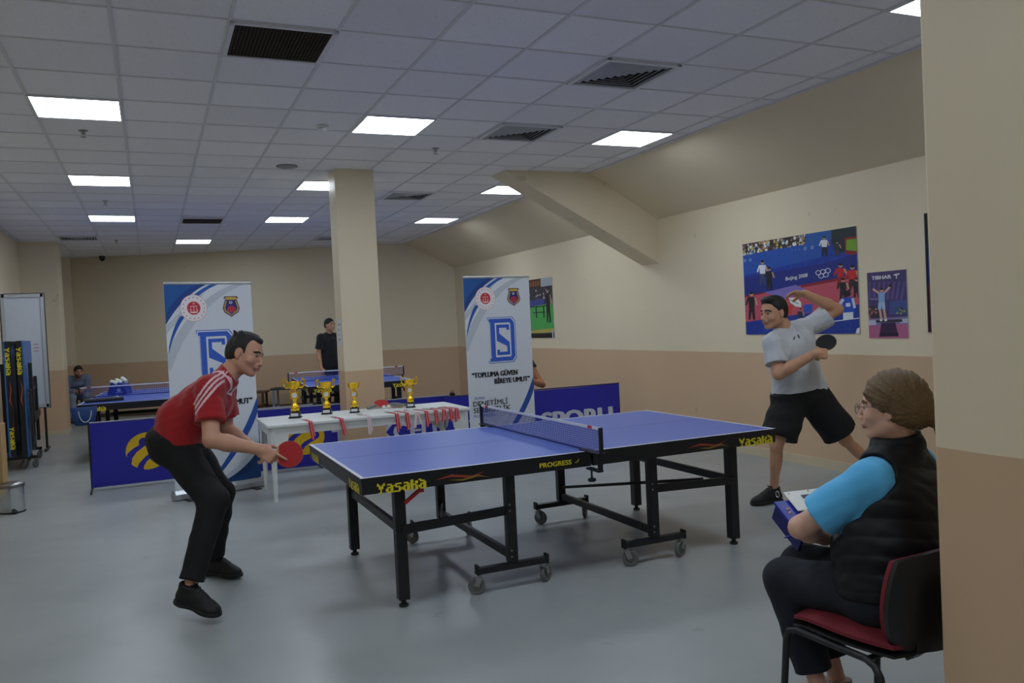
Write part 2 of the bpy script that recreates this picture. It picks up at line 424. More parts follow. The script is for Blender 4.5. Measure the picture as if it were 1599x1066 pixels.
def make_grille():
    t = thing('return_air_grille', '', 'air vent')
    b = MB()
    for s in (-1, 1):
        b.box((s*.286, 0, -.007), (.028, .60, .014)); b.box((0, s*.286, -.007), (.60, .028, .014))
    b.build('frame', mat('vent_white', (216, 218, 222), .5), t)
    b = MB(); b.box((0, 0, -.001), (.55, .55, .004))
    for k in range(26): b.box((-.26+k*.0208, 0, -.006), (.004, .545, .008))
    for k in range(26): b.box((0, -.26+k*.0208, -.007), (.545, .003, .006))
    b.build('mesh_panel', mat('brown_dusty_mesh', (62, 56, 46), .8), t)
    return t
g0 = make_grille()
for k, ((i, j), lab) in enumerate([((2, -3), 'large dark mesh air grille in the near ceiling'), ((2, 10.3), 'small dark mesh air grille far off in the ceiling, left of the middle column')]):
    o = g0 if k == 0 else copy_tree(g0)
    x, y = cpos(i+.5, j+.5); o.location = (x, y, H-.006); o['label'] = lab; o['group'] = 'dark mesh air grilles'
def sensor(name, i, j, lab, prof, m, cat):
    x, y = cpos(i, j); b = MB(); b.lathe(prof); o = b.build(name, m, None, loc=(x, y, H-.004)); tag(o, lab, cat); return o
t = thing('smoke_detector', 'white round smoke detector on the ceiling left of the middle light', 'smoke detector', (*cpos(3.55, .75), H-.003))
b = MB(); b.lathe([(.052, 0), (.055, -.012), (.05, -.02), (.034, -.02)]); b.build('mounting_base', WHITE, t)
b = MB(); b.lathe([(.034, -.02), (.04, -.03), (.036, -.042), (.02, -.05), (.002, -.051)]); b.build('sensing_head', WHITE, t)
b = MB(); b.lathe([(.11, 0), (.11, -.006), (.1, -.01), (.002, -.011)], n=32)
o = b.build('ceiling_speaker', mat('speaker_grey', (150, 150, 150), .6), loc=(*cpos(3.5, 3.7), H-.004)); tag(o, 'flat round grey speaker cover in the ceiling before the middle column', 'ceiling speaker')
b = MB(); b.lathe([(.05, 0), (.052, -.014), (.04, -.03), (.03, -.045), (.002, -.05)], n=20)
o = b.build('motion_sensor', WHITE, loc=(*cpos(3.0, 11.4), H-.004)); tag(o, 'small white round sensor on the far ceiling right of the small dark grille', 'sensor')
def make_sprinkler():
    t = thing('sprinkler', '', 'sprinkler')
    b = MB(); b.lathe([(.038, 0), (.034, -.006), (.014, -.01)]); b.build('cover_plate', STEEL, t)
    b = MB(); b.lathe([(.012, -.008), (.012, -.03), (.006, -.034)], n=12)
    b.tube([(-.012, 0, -.02), (-.016, 0, -.035), (-.006, 0, -.052)], .0025, 6); b.tube([(.012, 0, -.02), (.016, 0, -.035), (.006, 0, -.052)], .0025, 6)
    b.build('nozzle', STEEL, t)
    b = MB(); b.lathe([(.022, -.052), (.024, -.055), (.002, -.056)], n=16); b.build('deflector', STEEL, t)
    return t
s0 = make_sprinkler()
for k, ((i, j), lab) in enumerate([((.48, 1.7), 'sprinkler head below the largest left ceiling light'), ((5.6, 1.85), 'sprinkler head to the right behind the middle ceiling light'),
        ((.47, 7.88), 'sprinkler head behind the second light of the left row'), ((.42, 15.2), 'tiny far sprinkler head near the dome camera')]):
    o = s0 if k == 0 else copy_tree(s0); o.location = (*cpos(i, j), H-.003); o['label'] = lab; o['group'] = 'ceiling sprinklers'
t = thing('dome_camera', 'small dark dome security camera under the ceiling at the back wall', 'security camera', (-1.78, 14.36, H-.0))
b = MB(); b.lathe([(.055, 0), (.06, -.03), (.055, -.04)], n=20); b.build('camera_base', mat('camera_base_grey', (60, 60, 62), .5), t)
b = MB(); b.lathe([(.052, -.04), (.05, -.065), (.035, -.09), (.015, -.102), (.001, -.105)], n=20); b.build('camera_dome', mat('smoked_dome', (12, 12, 14), .12), t)

# ---------------------------------------------------------------- table tennis tables
CENT = mat('centre_line', (112, 126, 190), .4)
APR = mat('black_table_apron', (20, 21, 24), .4)
def caster(mbr, mbw, x, y, ztop, ang, r=.05, wheelm=None):
    """fork hangs below ztop, wheel touches the floor"""
    c, s = math.cos(ang), math.sin(ang)
    off = Vector((c, s, 0))*-.02; side = Vector((-s, c, 0))
    ctr = Vector((x, y, r))+off
    mbr.tube([(x, y, ztop), (x, y, ztop-.02)], .016, 10)
    for k in (-1, 1):
        mbr.bar(Vector((x, y, ztop-.018))+side*.019*k, ctr+side*.019*k, .03, .004, up=side)
    mbr.box((x, y, ztop-.02), (.045, .045, .005), Rz(ang))
    M = frame(Vector((0,0,1)), Vector((c, s, 0)), side*-1) if False else frame(Vector((c, s, 0)), Vector((0,0,1)), Vector((c, s, 0)).cross(Vector((0,0,1))))
    mbw.lathe([(r*.55, -.011), (r*.6, -.012), (r*.92, -.013), (r, -.008), (r, .008), (r*.92, .013), (r*.6, .012), (r*.55, .011)], ctr, 20, M, caps=False)
    mbw.lathe([(.006, -.016), (r*.56, -.009), (r*.56, .009), (.006, .016)], ctr, 16, M)
def make_table(label, detail=True):
    t = thing('table_tennis_table', label, 'table tennis table')
    for sx in (-1, 1):
        b = MB()
        b.use(BLUE_TOP); b.box((sx*.687, 0, .7485), (1.366, 1.521, .023))
        b.use(LINEW); z = .7605
        b.box((sx*.687, -.7525, z), (1.37, .02, .0012)); b.box((sx*.687, .7525, z), (1.37, .02, .0012))
        b.box((sx*1.36, 0, z), (.02, 1.525, .0013)); b.use(CENT); b.box((sx*.687, 0, z), (1.37, .003, .0008)); b.use(LINEW)
        b.use(APR)
        for sy in (-1, 1): b.box((sx*.6875, sy*.7617, .7485), (1.368, .0016, .0215))
        b.box((sx*1.3707, 0, .7485), (.0016, 1.5245, .0215))
        b.build('tabletop', None, t)
        b = MB()
        b.box((sx*.688, -.7475, .706), (1.36, .028, .068), ch=.002); b.box((sx*.688, .7475, .706), (1.36, .028, .068), ch=.002)
        b.box((sx*1.353, 0, .706), (.028, 1.52, .068), ch=.002); b.box((sx*.03, 0, .706), (.028, 1.47, .06))
        ap = b.build('apron', APR, t)
        b = MB()
        p = Print((sx*.688-.685, -.7618, .740), (1, 0, 0), (0, 0, -1), 1.37, .07)
        px = .0092
        p.pixels(YASAKA, 1.07 if sx > 0 else .085, .016, px*.92, .0078, YEL, gap=.35)
        for q in ([(0, 0), (.10, -.02), (.22, .0), (.30, -.018), (.22, .012), (.10, -.006)],):
            x0 = .82-.15 if sx > 0 else .40; 
            p.poly([(x0+a, .035+bb) for a, bb in q], (150, 62, 36), 3); p.poly([(x0+.08+a*.8, .043-bb*.7) for a, bb in q], (140, 112, 44), 4)
        if sx < 0:
            p.text('PROGRESS', 1.03, 1.235, .016, .042, YEL, .05); p.poly([(1.255, .036), (1.27, .030), (1.285, .012), (1.283, .030), (1.265, .04)], (170, 155, 60), 3)
        p.build('lettering', ap)
        q = Print((sx*.688+.685, .7618, .740), (-1, 0, 0), (0, 0, -1), 1.37, .07)
        q.pixels(YASAKA, .085 if sx > 0 else 1.07, .016, px*.92, .0078, YEL, gap=.35); q.build('lettering', ap)
        if sx < 0: q = Print((-1.367, .76, .740), (0, -1, 0), (0, 0, -1), 1.52, .07); x0s = (1.22, .08)
        else: q = Print((1.367, -.76, .740), (0, 1, 0), (0, 0, -1), 1.52, .07); x0s = (1.22, .08)
        for x0 in x0s: q.pixels(YASAKA, x0, .016, px*.85, .0078, YEL, gap=.35)
        q.build('lettering', ap)
        for sy in (-1, 1):
            lx, ly = sx*1.13, sy*.595
            b = MB(); b.box((lx, ly, .36), (.062, .062, .64), ch=.004)
            leg = b.build('leg', BLK, t)
            b = MB(); b.tube([(lx, ly, .045), (lx, ly, .012)], .014, 10); b.lathe([(.024, 0), (.027, .004), (.026, .014), (.015, .018)], (lx, ly, 0), 16); b.build('leveling_foot', RUB, leg)
            ux, uy = sx*.485, sy*.635
            b = MB(); b.box((ux, uy, .42), (.058, .052, .53), ch=.004)
            up = b.build('upright', BLK, t)
            for dz in (.19, .225, .455, .49): b = MB(); b.lathe([(.006, 0), (.005, .004), (.001, .005)], (ux-.012, uy-sy*-.026, dz), 8, frame((1,0,0), (0,0,1), (0,sy,0)) if sy > 0 else frame((1,0,0), (0,0,-1), (0,-1,0))); b.build('bolt', STEEL, up)
            b = MB(); b.bar((sx*.27, uy, .133), (sx*.70, uy, .133), .045, .035, ch=.003); ba = b.build('wheel_base', BLK, t)
            for ex in (.266, .704): b = MB(); b.box((sx*ex, uy, .14), (.014, .05, .055), ch=.003); b.build('end_cap', RUB, ba)
            b = MB(); b.bar((lx, ly+sy*.035, .43), (ux, uy+sy*.0, .455), .022, .05, ch=.003); b.build('cross_bar', BLK, t)
            for k, wx in enumerate((.285, .69)):
                r_ = MB(); w_ = MB(); caster(r_, w_, sx*wx, uy, .117, [2.6, .4, 2.2, .9][(k+(sy > 0)*2) % 4]*sx)
                fk = r_.build('caster_fork', STEEL, t); w_.build('caster_wheel', GREYW, fk)
        b = MB(); b.bar((sx*1.13, -.565, .43), (sx*1.13, .565, .43), .028, .05, ch=.003); b.build('side_rail', BLK, t)
        b = MB(); b.bar((sx*.485, -.61, .19), (sx*.485, .61, .19), .03, .045, ch=.003); b.build('lower_rail', BLK, t)
        b = MB(); b.bar((sx*.9, -.60, .46), (sx*.485, .6, .26), .012, .02); b.build('tie_rod', BLK, t)
        b = MB(); b.box((sx*1.02, -.66, .655), (.03, .03, .05), ch=.003); b.bar((sx*1.02, -.68, .655), (sx*1.12, -.68, .585), .02, .02, ch=.004)
        if sx < 0: b.build('release_handle', mat('red_plastic', (190, 40, 35), .4), t)
    return t
def make_net(label, fine=True):
    t = thing('table_tennis_net', label, 'net')
    NB = mat('navy_net_cord', (40, 58, 150), .7)
    b = MB()
    L = .915; r = .0009 if fine else .0016; st = .0127 if fine else .026
    n = int(2*L/st)
    for i in range(n+1):
        y = -L+.01+i*(2*L-.02)/n; b.box((0, y, .836), (2*r, 2*r, .135))
    m = int(.135/st)
    for k in range(m+1): b.box((0, 0, .768+k*.135/m), (2*r, 2*L-.02, 2*r))
    b.build('net_mesh', NB, t)
    b = MB(); b.box((0, 0, .9065), (.006, 2*L-.01, .016), ch=.001); tp = b.build('top_tape', mat('white_tape', (222, 224, 232), .6), t)
    for s in (-1, 1): b = MB(); b.box((0, s*.80, .9065), (.0072, .05, .0166)); b.build('tape_label', mat('red_tape', (196, 50, 55), .6), tp)
    b = MB(); b.box((0, 0, .768), (.006, 2*L-.01, .011), ch=.001); b.build('bottom_cord_band', mat('navy_band', (28, 42, 120), .7), t)
    for s in (-1, 1):
        b = MB(); b.box((0, s*.92, .838), (.022, .018, .152), ch=.003); b.bar((0, s*.925, .765), (0, s*.70, .7655), .05, .008, ch=.002); b.bar((0, s*.90, .762), (0, s*.90, .70), .04, .02, ch=.003)
        b.bar((0, s*.905, .662), (0, s*.76, .662), .035, .012, ch=.002); b.bar((0, s*.90, .71), (0, s*.90, .66), .03, .012, ch=.002)
        po = b.build('net_post', mat('black_navy_post', (20, 22, 34), .45), t)
        b = MB(); b.tube([(0, s*.795, .67), (0, s*.795, .605)], .006, 8); b.lathe([(.018, 0), (.024, .004), (.024, .016), (.015, .02)], (0, s*.795, .588), 12)
        b.build('clamp_screw', RUB, po)
    return t
tb = make_table('large blue table in the foreground with black legs, where the two men play')
tb.location = (1.37, .7625, 0)
nt_ = make_net('navy net with white top tape across the foreground blue table'); nt_.location = (1.345, .7625, 0)
T2 = (1.9, 8.95, math.radians(90-4)); T3 = (-1.0, 8.7, math.radians(90-4))
for (x, y, a), l1, l2 in ((T2, 'blue table standing behind the middle column, its yellow lettering right of the column', 'navy net with white tape on the table behind the middle column'),
                          (T3, 'blue table at the far left behind the barrier, holding bags and a case', 'navy net with white tape on the far left table')):
    o = copy_tree(tb); o.location = (x, y, 0); o.rotation_euler = (0, 0, a); o['label'] = l1; o['group'] = 'blue tables at the back of the room'
net2 = None
for (x, y, a), l2 in ((T2, 'navy net with white tape on the table behind the middle column'), (T3, 'navy net with white tape on the far left table')):
    if net2 is None: net2 = make_net(l2, False); o = net2
    else: o = copy_tree(net2); o['label'] = l2
    o.location = (x, y, 0); o.rotation_euler = (0, 0, a); o['group'] = 'nets on the back tables'
bm_ = bmesh.new(); bmesh.ops.create_uvsphere(bm_, u_segments=24, v_segments=16, radius=.02)
me = bpy.data.meshes.new('table_tennis_ball'); bm_.to_mesh(me); bm_.free()
for p in me.polygons: p.use_smooth = True
me.materials.append(mat('ball_white', (236, 234, 220), .5, var=.01))
def ball(loc, lab, group=None):
    o = bpy.data.objects.new('table_tennis_ball', me); col.objects.link(o); o.location = loc; return tag(o, lab, 'ball', group)
ball((1.50, 1.49, .858), 'white ball in flight just behind the net of the foreground table')

# folded tables stored at the left wall
def folded_table():
    t = thing('folded_table_tennis_table', 'folded blue table on wheels standing on edge before the whiteboard at the left', 'table tennis table', (-2.57, 8.15, 0), .06)
    def half(x, sgn, z0, z1):
        b = MB(); b.use(BLUE_TOP_F); b.box((x, 0, (z0+z1)/2), (.022, 1.52, z1-z0)); b.use(APR)
        xa = x-sgn*.035
        b.box((xa, -.745, (z0+z1)/2), (.06, .03, z1-z0)); b.box((xa, .745, (z0+z1)/2), (.06, .03, z1-z0)); b.box((xa, 0, z1-.015), (.06, 1.5, .03)); b.box((xa, 0, z0+.015), (.06, 1.5, .03))
        o = b.build('folded_top', None, t)
        p = Print((xa+.032 if sgn > 0 else xa+.032, -.762, z1-.03), (0, 0, -1), (-1, 0, 0), 1.3, .06)
        p.pixels(YASAKA, .05, .006, .0105, .0075, YEL, gap=.35)
        if sgn < 0: p.pixels(YASAKA, 1.02, .006, .0085, .0075, YEL, gap=.35)
        p.poly([(.45, .03), (.55, .01), (.7, .03), (.78, .012), (.7, .042), (.55, .022)], (190, 80, 40), 3)
        p.build('lettering', o)
    half(.115, 1, .17, 1.60); half(-.075, -1, .19, 1.60)
    for sx in (-1, 1):
        for y in (-.45, .45):
            b = MB(); b.bar((sx*.15+.02, y, .25), (sx*.15+.02, y, 1.12+.2*(y < 0)), .04, .07, up=(0, 1, 0), ch=.003); b.build('folded_leg', BLK, t)
    b = MB(); b.bar((.165, -.72, .98), (.165, .72, .98), .03, .03); b.bar((.185, -.60, .62), (.185, .62, .62), .035, .08); b.bar((.17, -.70, .25), (.17, -.70, .95), .03, .10, up=(0, 1, 0)); b.bar((.17, -.55, .3), (.17, .1, 1.1), .03, .05); b.build('rail', BLK, t)
    for y in (-.47, .47):
        b = MB(); b.bar((-.24, y, .135), (.20, y, .135), .045, .035, ch=.003); b.box((0, y, .24), (.05, .05, .2)); b.build('wheel_base', BLK, t)
        for x in (-.2, .06, .18):
            r_ = MB(); w_ = MB(); caster(r_, w_, x, y, .12, .5+x*3); fk = r_.build('caster_fork', STEEL, t); w_.build('caster_wheel', GREYW, fk)
    b = MB(); b.bar((0, -.47, .16), (0, .47, .16), .04, .04); b.build('base_rail', BLK, t)
BLUE_TOP_F = mat('light_blue_table_surface', (52, 104, 164), .4)
folded_table()

# whiteboard on the left
t = thing('whiteboard', 'white framed board standing upright behind the folded table at the left', 'whiteboard', (-2.63, 9.5, 0))
b = MB(); b.box((0, 0, 1.455), (.50, .02, 1.62)); b.build('board_panel', mat('whiteboard_surface', (205, 212, 222), .25), t)
b = MB()
for x in (-.248, .248): b.box((x, -.006, 1.455), (.05, .034, 1.66), ch=.004)
for z in (.655, 2.26): b.box((0, -.006, z), (.53, .034, .05), ch=.004)
b.build('frame', mat('board_frame_white', (188, 192, 196), .4), t)
b = MB()
for x in (-.277, .277): b.box((x, -.004, 1.455), (.010, .040, 1.68))
for z in (.625, 2.29): b.box((0, -.004, z), (.56, .040, .010))
b.build('edge_trim', mat('board_trim_dark', (60, 62, 66), .5), t)
b = MB()
for x in (-.2, .2):
    b.box((x, .03, .66), (.03, .03, 1.32)); b.box((x, .03, .015), (.03, .5, .03))
b.build('stand', DARKM, t)
p = Print((-.25+.36, -.0115, 1.55), (1, 0, 0), (0, 0, -1), .2, .2)
for k in range(3): p.line((0, .05*k), (.06, .05*k-.004), .008, (180, 60, 80))
p.build('red_marks', t)

# bin
t = thing('pedal_bin', 'small shiny steel bin on the floor at the left edge', 'bin', (-2.215, 4.62, 0))
b = MB(); b.lathe([(.098, .0), (.103, .012), (.104, .24), (.100, .24), (.098, .02), (.001, .02)], n=40, caps=False); b.build('bin_body', CHROME, t)
b = MB(); b.lathe([(.106, .232), (.108, .238), (.108, .262), (.104, .268), (.06, .282), (.001, .287)], n=40); b.build('lid', mat('dull_steel', (150, 150, 150), .3, 1), t)
b = MB(); b.lathe([(.106, .0), (.107, .012), (.104, .014)], n=40); b.build('base_ring', RUB, t)
b = MB(); b.box((.03, -.12, .018), (.05, .05, .008), ch=.003); b.build('pedal', RUB, t)
# cardboard carton on low table at far left edge
b = MB(); b.box((-2.49, 5.2, .42), (.3, .3, .78), ch=.004); o = b.build('cardboard_carton', mat('cardboard', (176, 142, 96), .8, bump=.1)); tag(o, 'tall brown carton at the left edge behind the steel bin', 'carton')
o.location.z = -.03+.0
# benches at back wall
def bench(name, x, y, rz, L, w, h, label, seat_m, leg_m, thick=.04):
    t = thing(name, label, 'bench', (x, y, 0), rz)
    b = MB()
    for k in range(3): b.box((0, (k-1)*w/3, h-thick/2), (L, w/3-.012, thick), ch=.004)
    b.build('seat', seat_m, t)
    for sx in (-1, 1):
        b = MB(); b.box((sx*(L/2-.06), -w/2+.03, (h-thick)/2), (.04, .04, h-thick)); b.box((sx*(L/2-.06), w/2-.03, (h-thick)/2), (.04, .04, h-thick)); b.box((sx*(L/2-.06), 0, .12), (.03, w-.08, .03)); b.build('leg', leg_m, t)
    return t
ang = math.atan(-.3982)
bench('wooden_bench', .35, back_y(.35)-.36, ang, 1.7, .36, .40, 'low brown wooden bench against the back wall left of the trophies', mat('brown_bench_wood', (92, 66, 42), .55, var=.2, scale=6), mat('brown_bench_leg', (70, 50, 34), .6))
bench('metal_bench', 1.72, back_y(1.72)-.55, ang, 1.1, .42, .46, 'grey metal-framed bench beside the brown bench, behind the tallest trophy', mat('dark_grey_seat', (58, 60, 62), .5), mat('grey_frame_paint', (130, 138, 145), .45))

# ---------------------------------------------------------------- barriers
BARB = mat('blue_barrier_cloth', (40, 40, 168), .6, var=.12, scale=3, bump=.5, bscale=5)
def barrier(loc, rz, label, kind):
    t = thing('court_barrier', label, 'barrier', loc, rz, 'blue cloth court barriers')
    L, h = 2.32, .70
    n = 40; mb = MB(); vs = []; fs = []
    def wv(x, z): return .006*math.sin(x*5.1+z*2)+.004*math.sin(x*11+z*7)*(1-abs(z-.35)) - .004*math.sin(z*9+x*3)
    m = 12
    for i in range(n+1):
        for j in range(m+1):
            x = L*i/n; z = .025+(h-.03)*j/m; vs.append((x, wv(x, z)-.004, z-.006*math.sin(PI*i/n)*(j/m)))
    for i in range(n):
        for j in range(m): a = i*(m+1)+j; fs.append((a, a+m+1, a+m+2, a+1))
    vs2 = [(x, y+.004, z) for x, y, z in vs]; k = len(vs)
    mb.add(vs, fs, True); mb.add(vs2, [f[::-1] for f in fs], True)
    mb.build('cloth', BARB, t)
    for rz_, rr_ in ((h, .008), (.028, .006)): b = MB(); b.tube([(0, .006, rz_), (L, .006, rz_)], rr_, 8); b.build('rail', mat('barrier_rail', (150, 150, 160), .5) if kind != 'text2' else mat('barrier_rail_navy', (30, 30, 90), .5), t)
    for x in (0, L):
        b = MB(); b.tube([(x, .006, 0.01), (x, .006, h+.01)], .010, 8); b.tube([(x, -.30, .01), (x, .20, .01)], .009, 8); b.build('post', BLK, t)
    def wz(u, v): return -(wv(u, h-v))+ .0035
    p = Print((0, 0, h), (1, 0, 0), (0, 0, -1), L, h, warp=wz)
    def addp(*a, **k):
        p.poly(*a, **k)
    if kind != 'text2':
        # yellow round emblem with two blue antennae cuts, in narrow strips so it follows the cloth
        cuts = [[(492,742),(516,758),(465,795),(438,830),(428,880),(395,860),(408,797),(450,765)], [(580,795),(608,810),(560,835),(527,858),(508,885),(498,930),(452,925),(476,870),(520,825)]]
        def inside(pt, poly):
            x, y = pt; r = False; j = len(poly)-1
            for i in range(len(poly)):
                (xi, yi), (xj, yj) = poly[i], poly[j]
                if (yi > y) != (yj > y) and x < (xj-xi)*(y-yi)/(yj-yi)+xi: r = not r
                j = i
            return r
        def emb(x, y):
            if ((x-532)/132)**2+((y-791)/124)**2 > 1: return False
            if (x-510)**2+(y-730)**2 < 29**2 or (x-601)**2+(y-781)**2 < 29**2: return False
            return not any(inside((x, y), c) for c in cuts)
        k_ = .00160; ox, oy = .545-532*k_, .345-791*k_
        p.mb.use(mat('emblem_yellow', (236, 194, 28), .5)); st = 2.2
        for j in range(116):
            y = 665+j*st; i = 0
            while i < 122:
                if emb(400+(i+.5)*st, y+st/2):
                    k2 = i
                    while k2 < 122 and k2-i < 10 and emb(400+(k2+.5)*st, y+st/2): k2 += 1
                    x0, x1 = ox+(400+i*st)*k_, ox+(400+k2*st)*k_; y0, y1 = oy+y*k_, oy+(y+st)*k_
                    p.mb.add([p.p3(q, 1) for q in ((x0, y0), (x1, y0), (x1, y1), (x0, y1))], [(0,1,2,3)]); i = k2
                else: i += 1
        p.text('TURKCELL', .84, 2.16, .29, .47, (205, 208, 222), .07, L=3)
    else:
        p.text('TÜRK SPORU', .30, 2.22, .29, .49, (205, 208, 222), .09, L=3)
    p.build('printed_lettering', t)
    return t
barrier((-1.60, 5.36, 0), math.radians(1), 'blue court barrier with yellow emblem behind the man in red', 'logo')
barrier((.03, 5.23, 0), math.radians(-3), 'blue court barrier behind the white table with the trophies', 'logo')
barrier((2.13, 4.88, 0), math.radians(-2), 'blue court barrier right of the right banner, with large white letters', 'text2')
b = MB(); b.box((2.30, 5.06, .70), (.05, .04, .07), ch=.006); b.box((2.30, 5.06, .655), (.03, .05, .05), ch=.006); b.tube([(2.27, 5.04, .73), (2.285, 5.03, .76), (2.32, 5.04, .75)], .004, 6)
o = b.build('barrier_clamp', RUB); tag(o, 'small black clamp on the barrier rail behind the white table', 'clamp')

# ---------------------------------------------------------------- roll-up banners
def banner(loc, rz, label):
    t = thing('roll_up_banner', label, 'banner', loc, rz, 'roll-up banners')
    W, Hh = .85, 1.96
    b = MB(); b.use(STEELP); b.prism([(-.05, .0), (-.055, .05), (-.03, .085), (.03, .085), (.055, .05), (.05, .0)], -.44, .44, lambda p, q: (q, p[0], p[1]+.012))
    base = b.build('base', None, t)
    for s in (-1, 1):
        b = MB(); b.prism([(-.056, .0), (-.061, .05), (-.034, .09), (.034, .09), (.061, .05), (.056, .0)], s*.44, s*.447, lambda p, q: (q, p[0], p[1]+.010)); b.build('end_cap', mat('silver_plastic', (150, 152, 156), .4), base)
        b = MB(); b.box((s*.33, -.03, .006), (.06, .26, .012), ch=.003); b.build('foot', BLK, t)
    b = MB(); b.box((0, 0, .09+Hh/2), (W, .0016, Hh)); fab = b.build('fabric', mat('banner_white', (214, 220, 230), .5, var=.02), t)
    b = MB(); b.box((0, 0, .09+Hh+.008), (W+.01, .016, .024), ch=.004); b.build('top_rail', STEELP, t)
    b = MB(); b.tube([(0, .03, .09), (0, .012, 1.0), (0, .012, .09+Hh)], .008, 8); b.build('support_pole', STEELP, t)
    p = Print((-W/2, -.001, .09+Hh), (1, 0, 0), (0, 0, -1), W, Hh)
    def P_(u, v): return (u*W, v*Hh)
    def pu(pts, rgb, L=None): p.poly([P_(*q) for q in pts], rgb, L)
    def bez(a, b_, c, n=10): return [((1-k/n)**2*a[0]+2*(1-k/n)*(k/n)*b_[0]+(k/n)**2*c[0], (1-k/n)**2*a[1]+2*(1-k/n)*(k/n)*b_[1]+(k/n)**2*c[1]) for k in range(n+1)]
    # grey swooshes at top and bottom
    pu(bez((.94, 0), (.35, .08), (.02, .42))+[(0, .40), (0, .2), (.5, 0)], (192, 199, 210))
    pu(bez((.80, 0), (.30, .07), (.0, .33))+[(0, .24), (.55, 0)], (222, 227, 234))
    pu([(0, 0), (.48, 0)]+bez((.48, 0), (.2, .055), (0, .195)), (24, 66, 140))
    pu([(0, 0), (.36, 0)]+bez((.36, 0), (.12, .05), (0, .15)), (24, 88, 160))
    pu(bez((.62, 0), (.44, .03), (.36, .065))+bez((.30, .062), (.38, .03), (.53, 0)), (36, 92, 180))
    pu(bez((.22, .155), (.08, .23), (.015, .335))+bez((.02, .30), (.08, .20), (.16, .155)), (30, 84, 170))
    pu([(1, 1), (.30, 1)]+bez((.30, 1), (.75, .96), (1, .80)), (190, 200, 214))
    pu([(1, 1), (.46, 1)]+bez((.46, 1), (.80, .96), (1, .845)), (18, 56, 112))
    pu([(1, 1), (.60, 1)]+bez((.60, 1), (.90, .96), (1, .88)), (20, 70, 130), 2)
    pu(bez((1, .585), (.82, .78), (.38, .985))+bez((.42, .99), (.88, .80), (1, .66)), (34, 78, 160))
    # round red emblem
    cx, cy = .316*W, .1175*Hh
    p.disc((cx, cy), .130, (205, 130, 140), 3, 32); p.disc((cx, cy), .127, (238, 232, 236), 3, 32)
    for k in range(16):
        a = 2*PI*k/16; p.disc((cx+.103*math.cos(a), cy+.103*math.sin(a)), .006, (170, 60, 75), 4, 6)
    p.disc((cx, cy), .064, (200, 42, 56), 4, 28)
    wh = (240, 225, 228)
    p.line((cx, cy-.02), (cx, cy+.034), .006, wh, 5); p.line((cx-.034, cy-.018), (cx+.034, cy-.018), .005, wh, 5)
    for s in (-1, 1):
        p.line((cx+s*.03, cy-.018), (cx+s*.03, cy+.016), .003, wh, 5); p.poly([(cx+s*.03-.013, cy+.014), (cx+s*.03+.013, cy+.014), (cx+s*.03, cy+.024)], wh, 5)
    p.poly([(cx-.036, cy+.03), (cx, cy+.037), (cx+.036, cy+.03), (cx+.036, cy+.042), (cx, cy+.05), (cx-.036, cy+.042)], wh, 5)
    p.ring((cx, cy-.044), .009, .003, wh, 5, 12); p.disc((cx+.012, cy-.044), .003, wh, 5, 5)
    # shield emblem
    sx, sy = .75*W, .112*Hh
    sh = [(-.06, -.098), (.06, -.098), (.075, -.082), (.058, -.07), (.086, .02), (.07, .06), (.03, .085), (0, .106), (-.03, .085), (-.07, .06), (-.086, .02), (-.058, -.07), (-.075, -.082)]
    def shp(k, rgb, L): p.poly([(sx+a*k, sy+b_*k+.004*(1-k)) for a, b_ in sh], rgb, L)
    shp(1, (36, 40, 80), 3); shp(.9, (190, 160, 90), 3.6); shp(.72, (44, 40, 120), 4.2)
    p.poly([(sx-.05, sy-.09), (sx+.05, sy-.09), (sx+.04, sy-.062), (sx-.04, sy-.062)], (205, 170, 70), 6)
    p.disc((sx, sy+.03), .042, (196, 60, 66), 6, 18, .032); p.ring((sx-.006, sy-.036), .014, .005, (240, 240, 240), 7, 14); p.disc((sx+.012, sy-.036), .004, (240, 240, 240), 7, 5)
    for k in (-1, 0, 1): p.line((sx+k*.018, sy+.008), (sx+k*.018, sy+.05), .006, (110, 40, 90), 7)
    p.poly([(sx-.03, sy+.058), (sx, sy+.066), (sx+.03, sy+.058), (sx, sy+.088)], (60, 80, 170), 7)
    # D with S inside
    x0, x1, y0, y1 = .325*W, .755*W, .2275*Hh, .4925*Hh
    def dshape(e, hole=False):
        ww, hh = x1-x0, y1-y0; s_ = .055
        if hole: return [(x0+e, y0+e), (x1-e-.02, y0+e), (x1-e, y0+e+.02), (x1-e, y1-e-.02), (x1-e-.02, y1-e), (x0+e, y1-e)]
        return [(x0+e, y0+e), (x1-e-.04, y0+e), (x1-e, y0+e+.05), (x1-e, y1-e-.05), (x1-e-.04, y1-e), (x0+e, y1-e), (x0+e, y1-e-s_+.02), (x0+.032+e*.3, y1-e-s_+.02), (x0+.032+e*.3, y0+e+s_-.02), (x0+e, y0+e+s_-.02)]
    BL = (52, 96, 200); WB = (214, 220, 230)
    p.poly(dshape(0), BL, 2); p.poly(dshape(.007), WB, 2.8); p.poly(dshape(.018), BL, 3.6)
    def rect(a, b_, c, d_, rgb, L): p.poly([(a, c), (b_, c), (b_, d_), (a, d_)], rgb, L)
    ix0, ix1, iy0, iy1 = x0+.094, x1-.068, y0+.065, y1-.065
    p.poly([(ix0, iy0), (ix1-.01, iy0), (ix1, iy0+.02), (ix1, iy1-.02), (ix1-.01, iy1), (ix0, iy1)], WB, 4.4)
    # S strokes
    a0, a1, b0, b1 = ix0+.018, ix1-.018, iy0+.022, iy1-.022; w_ = .036; mid = (b0+b1)/2
    rect(a0, a1, b0, b0+w_, BL, 5.2); rect(a0, a0+w_, b0, mid-.02, BL, 5.2); rect(a1-w_, a1, b0, mid-.11, BL, 5.2)
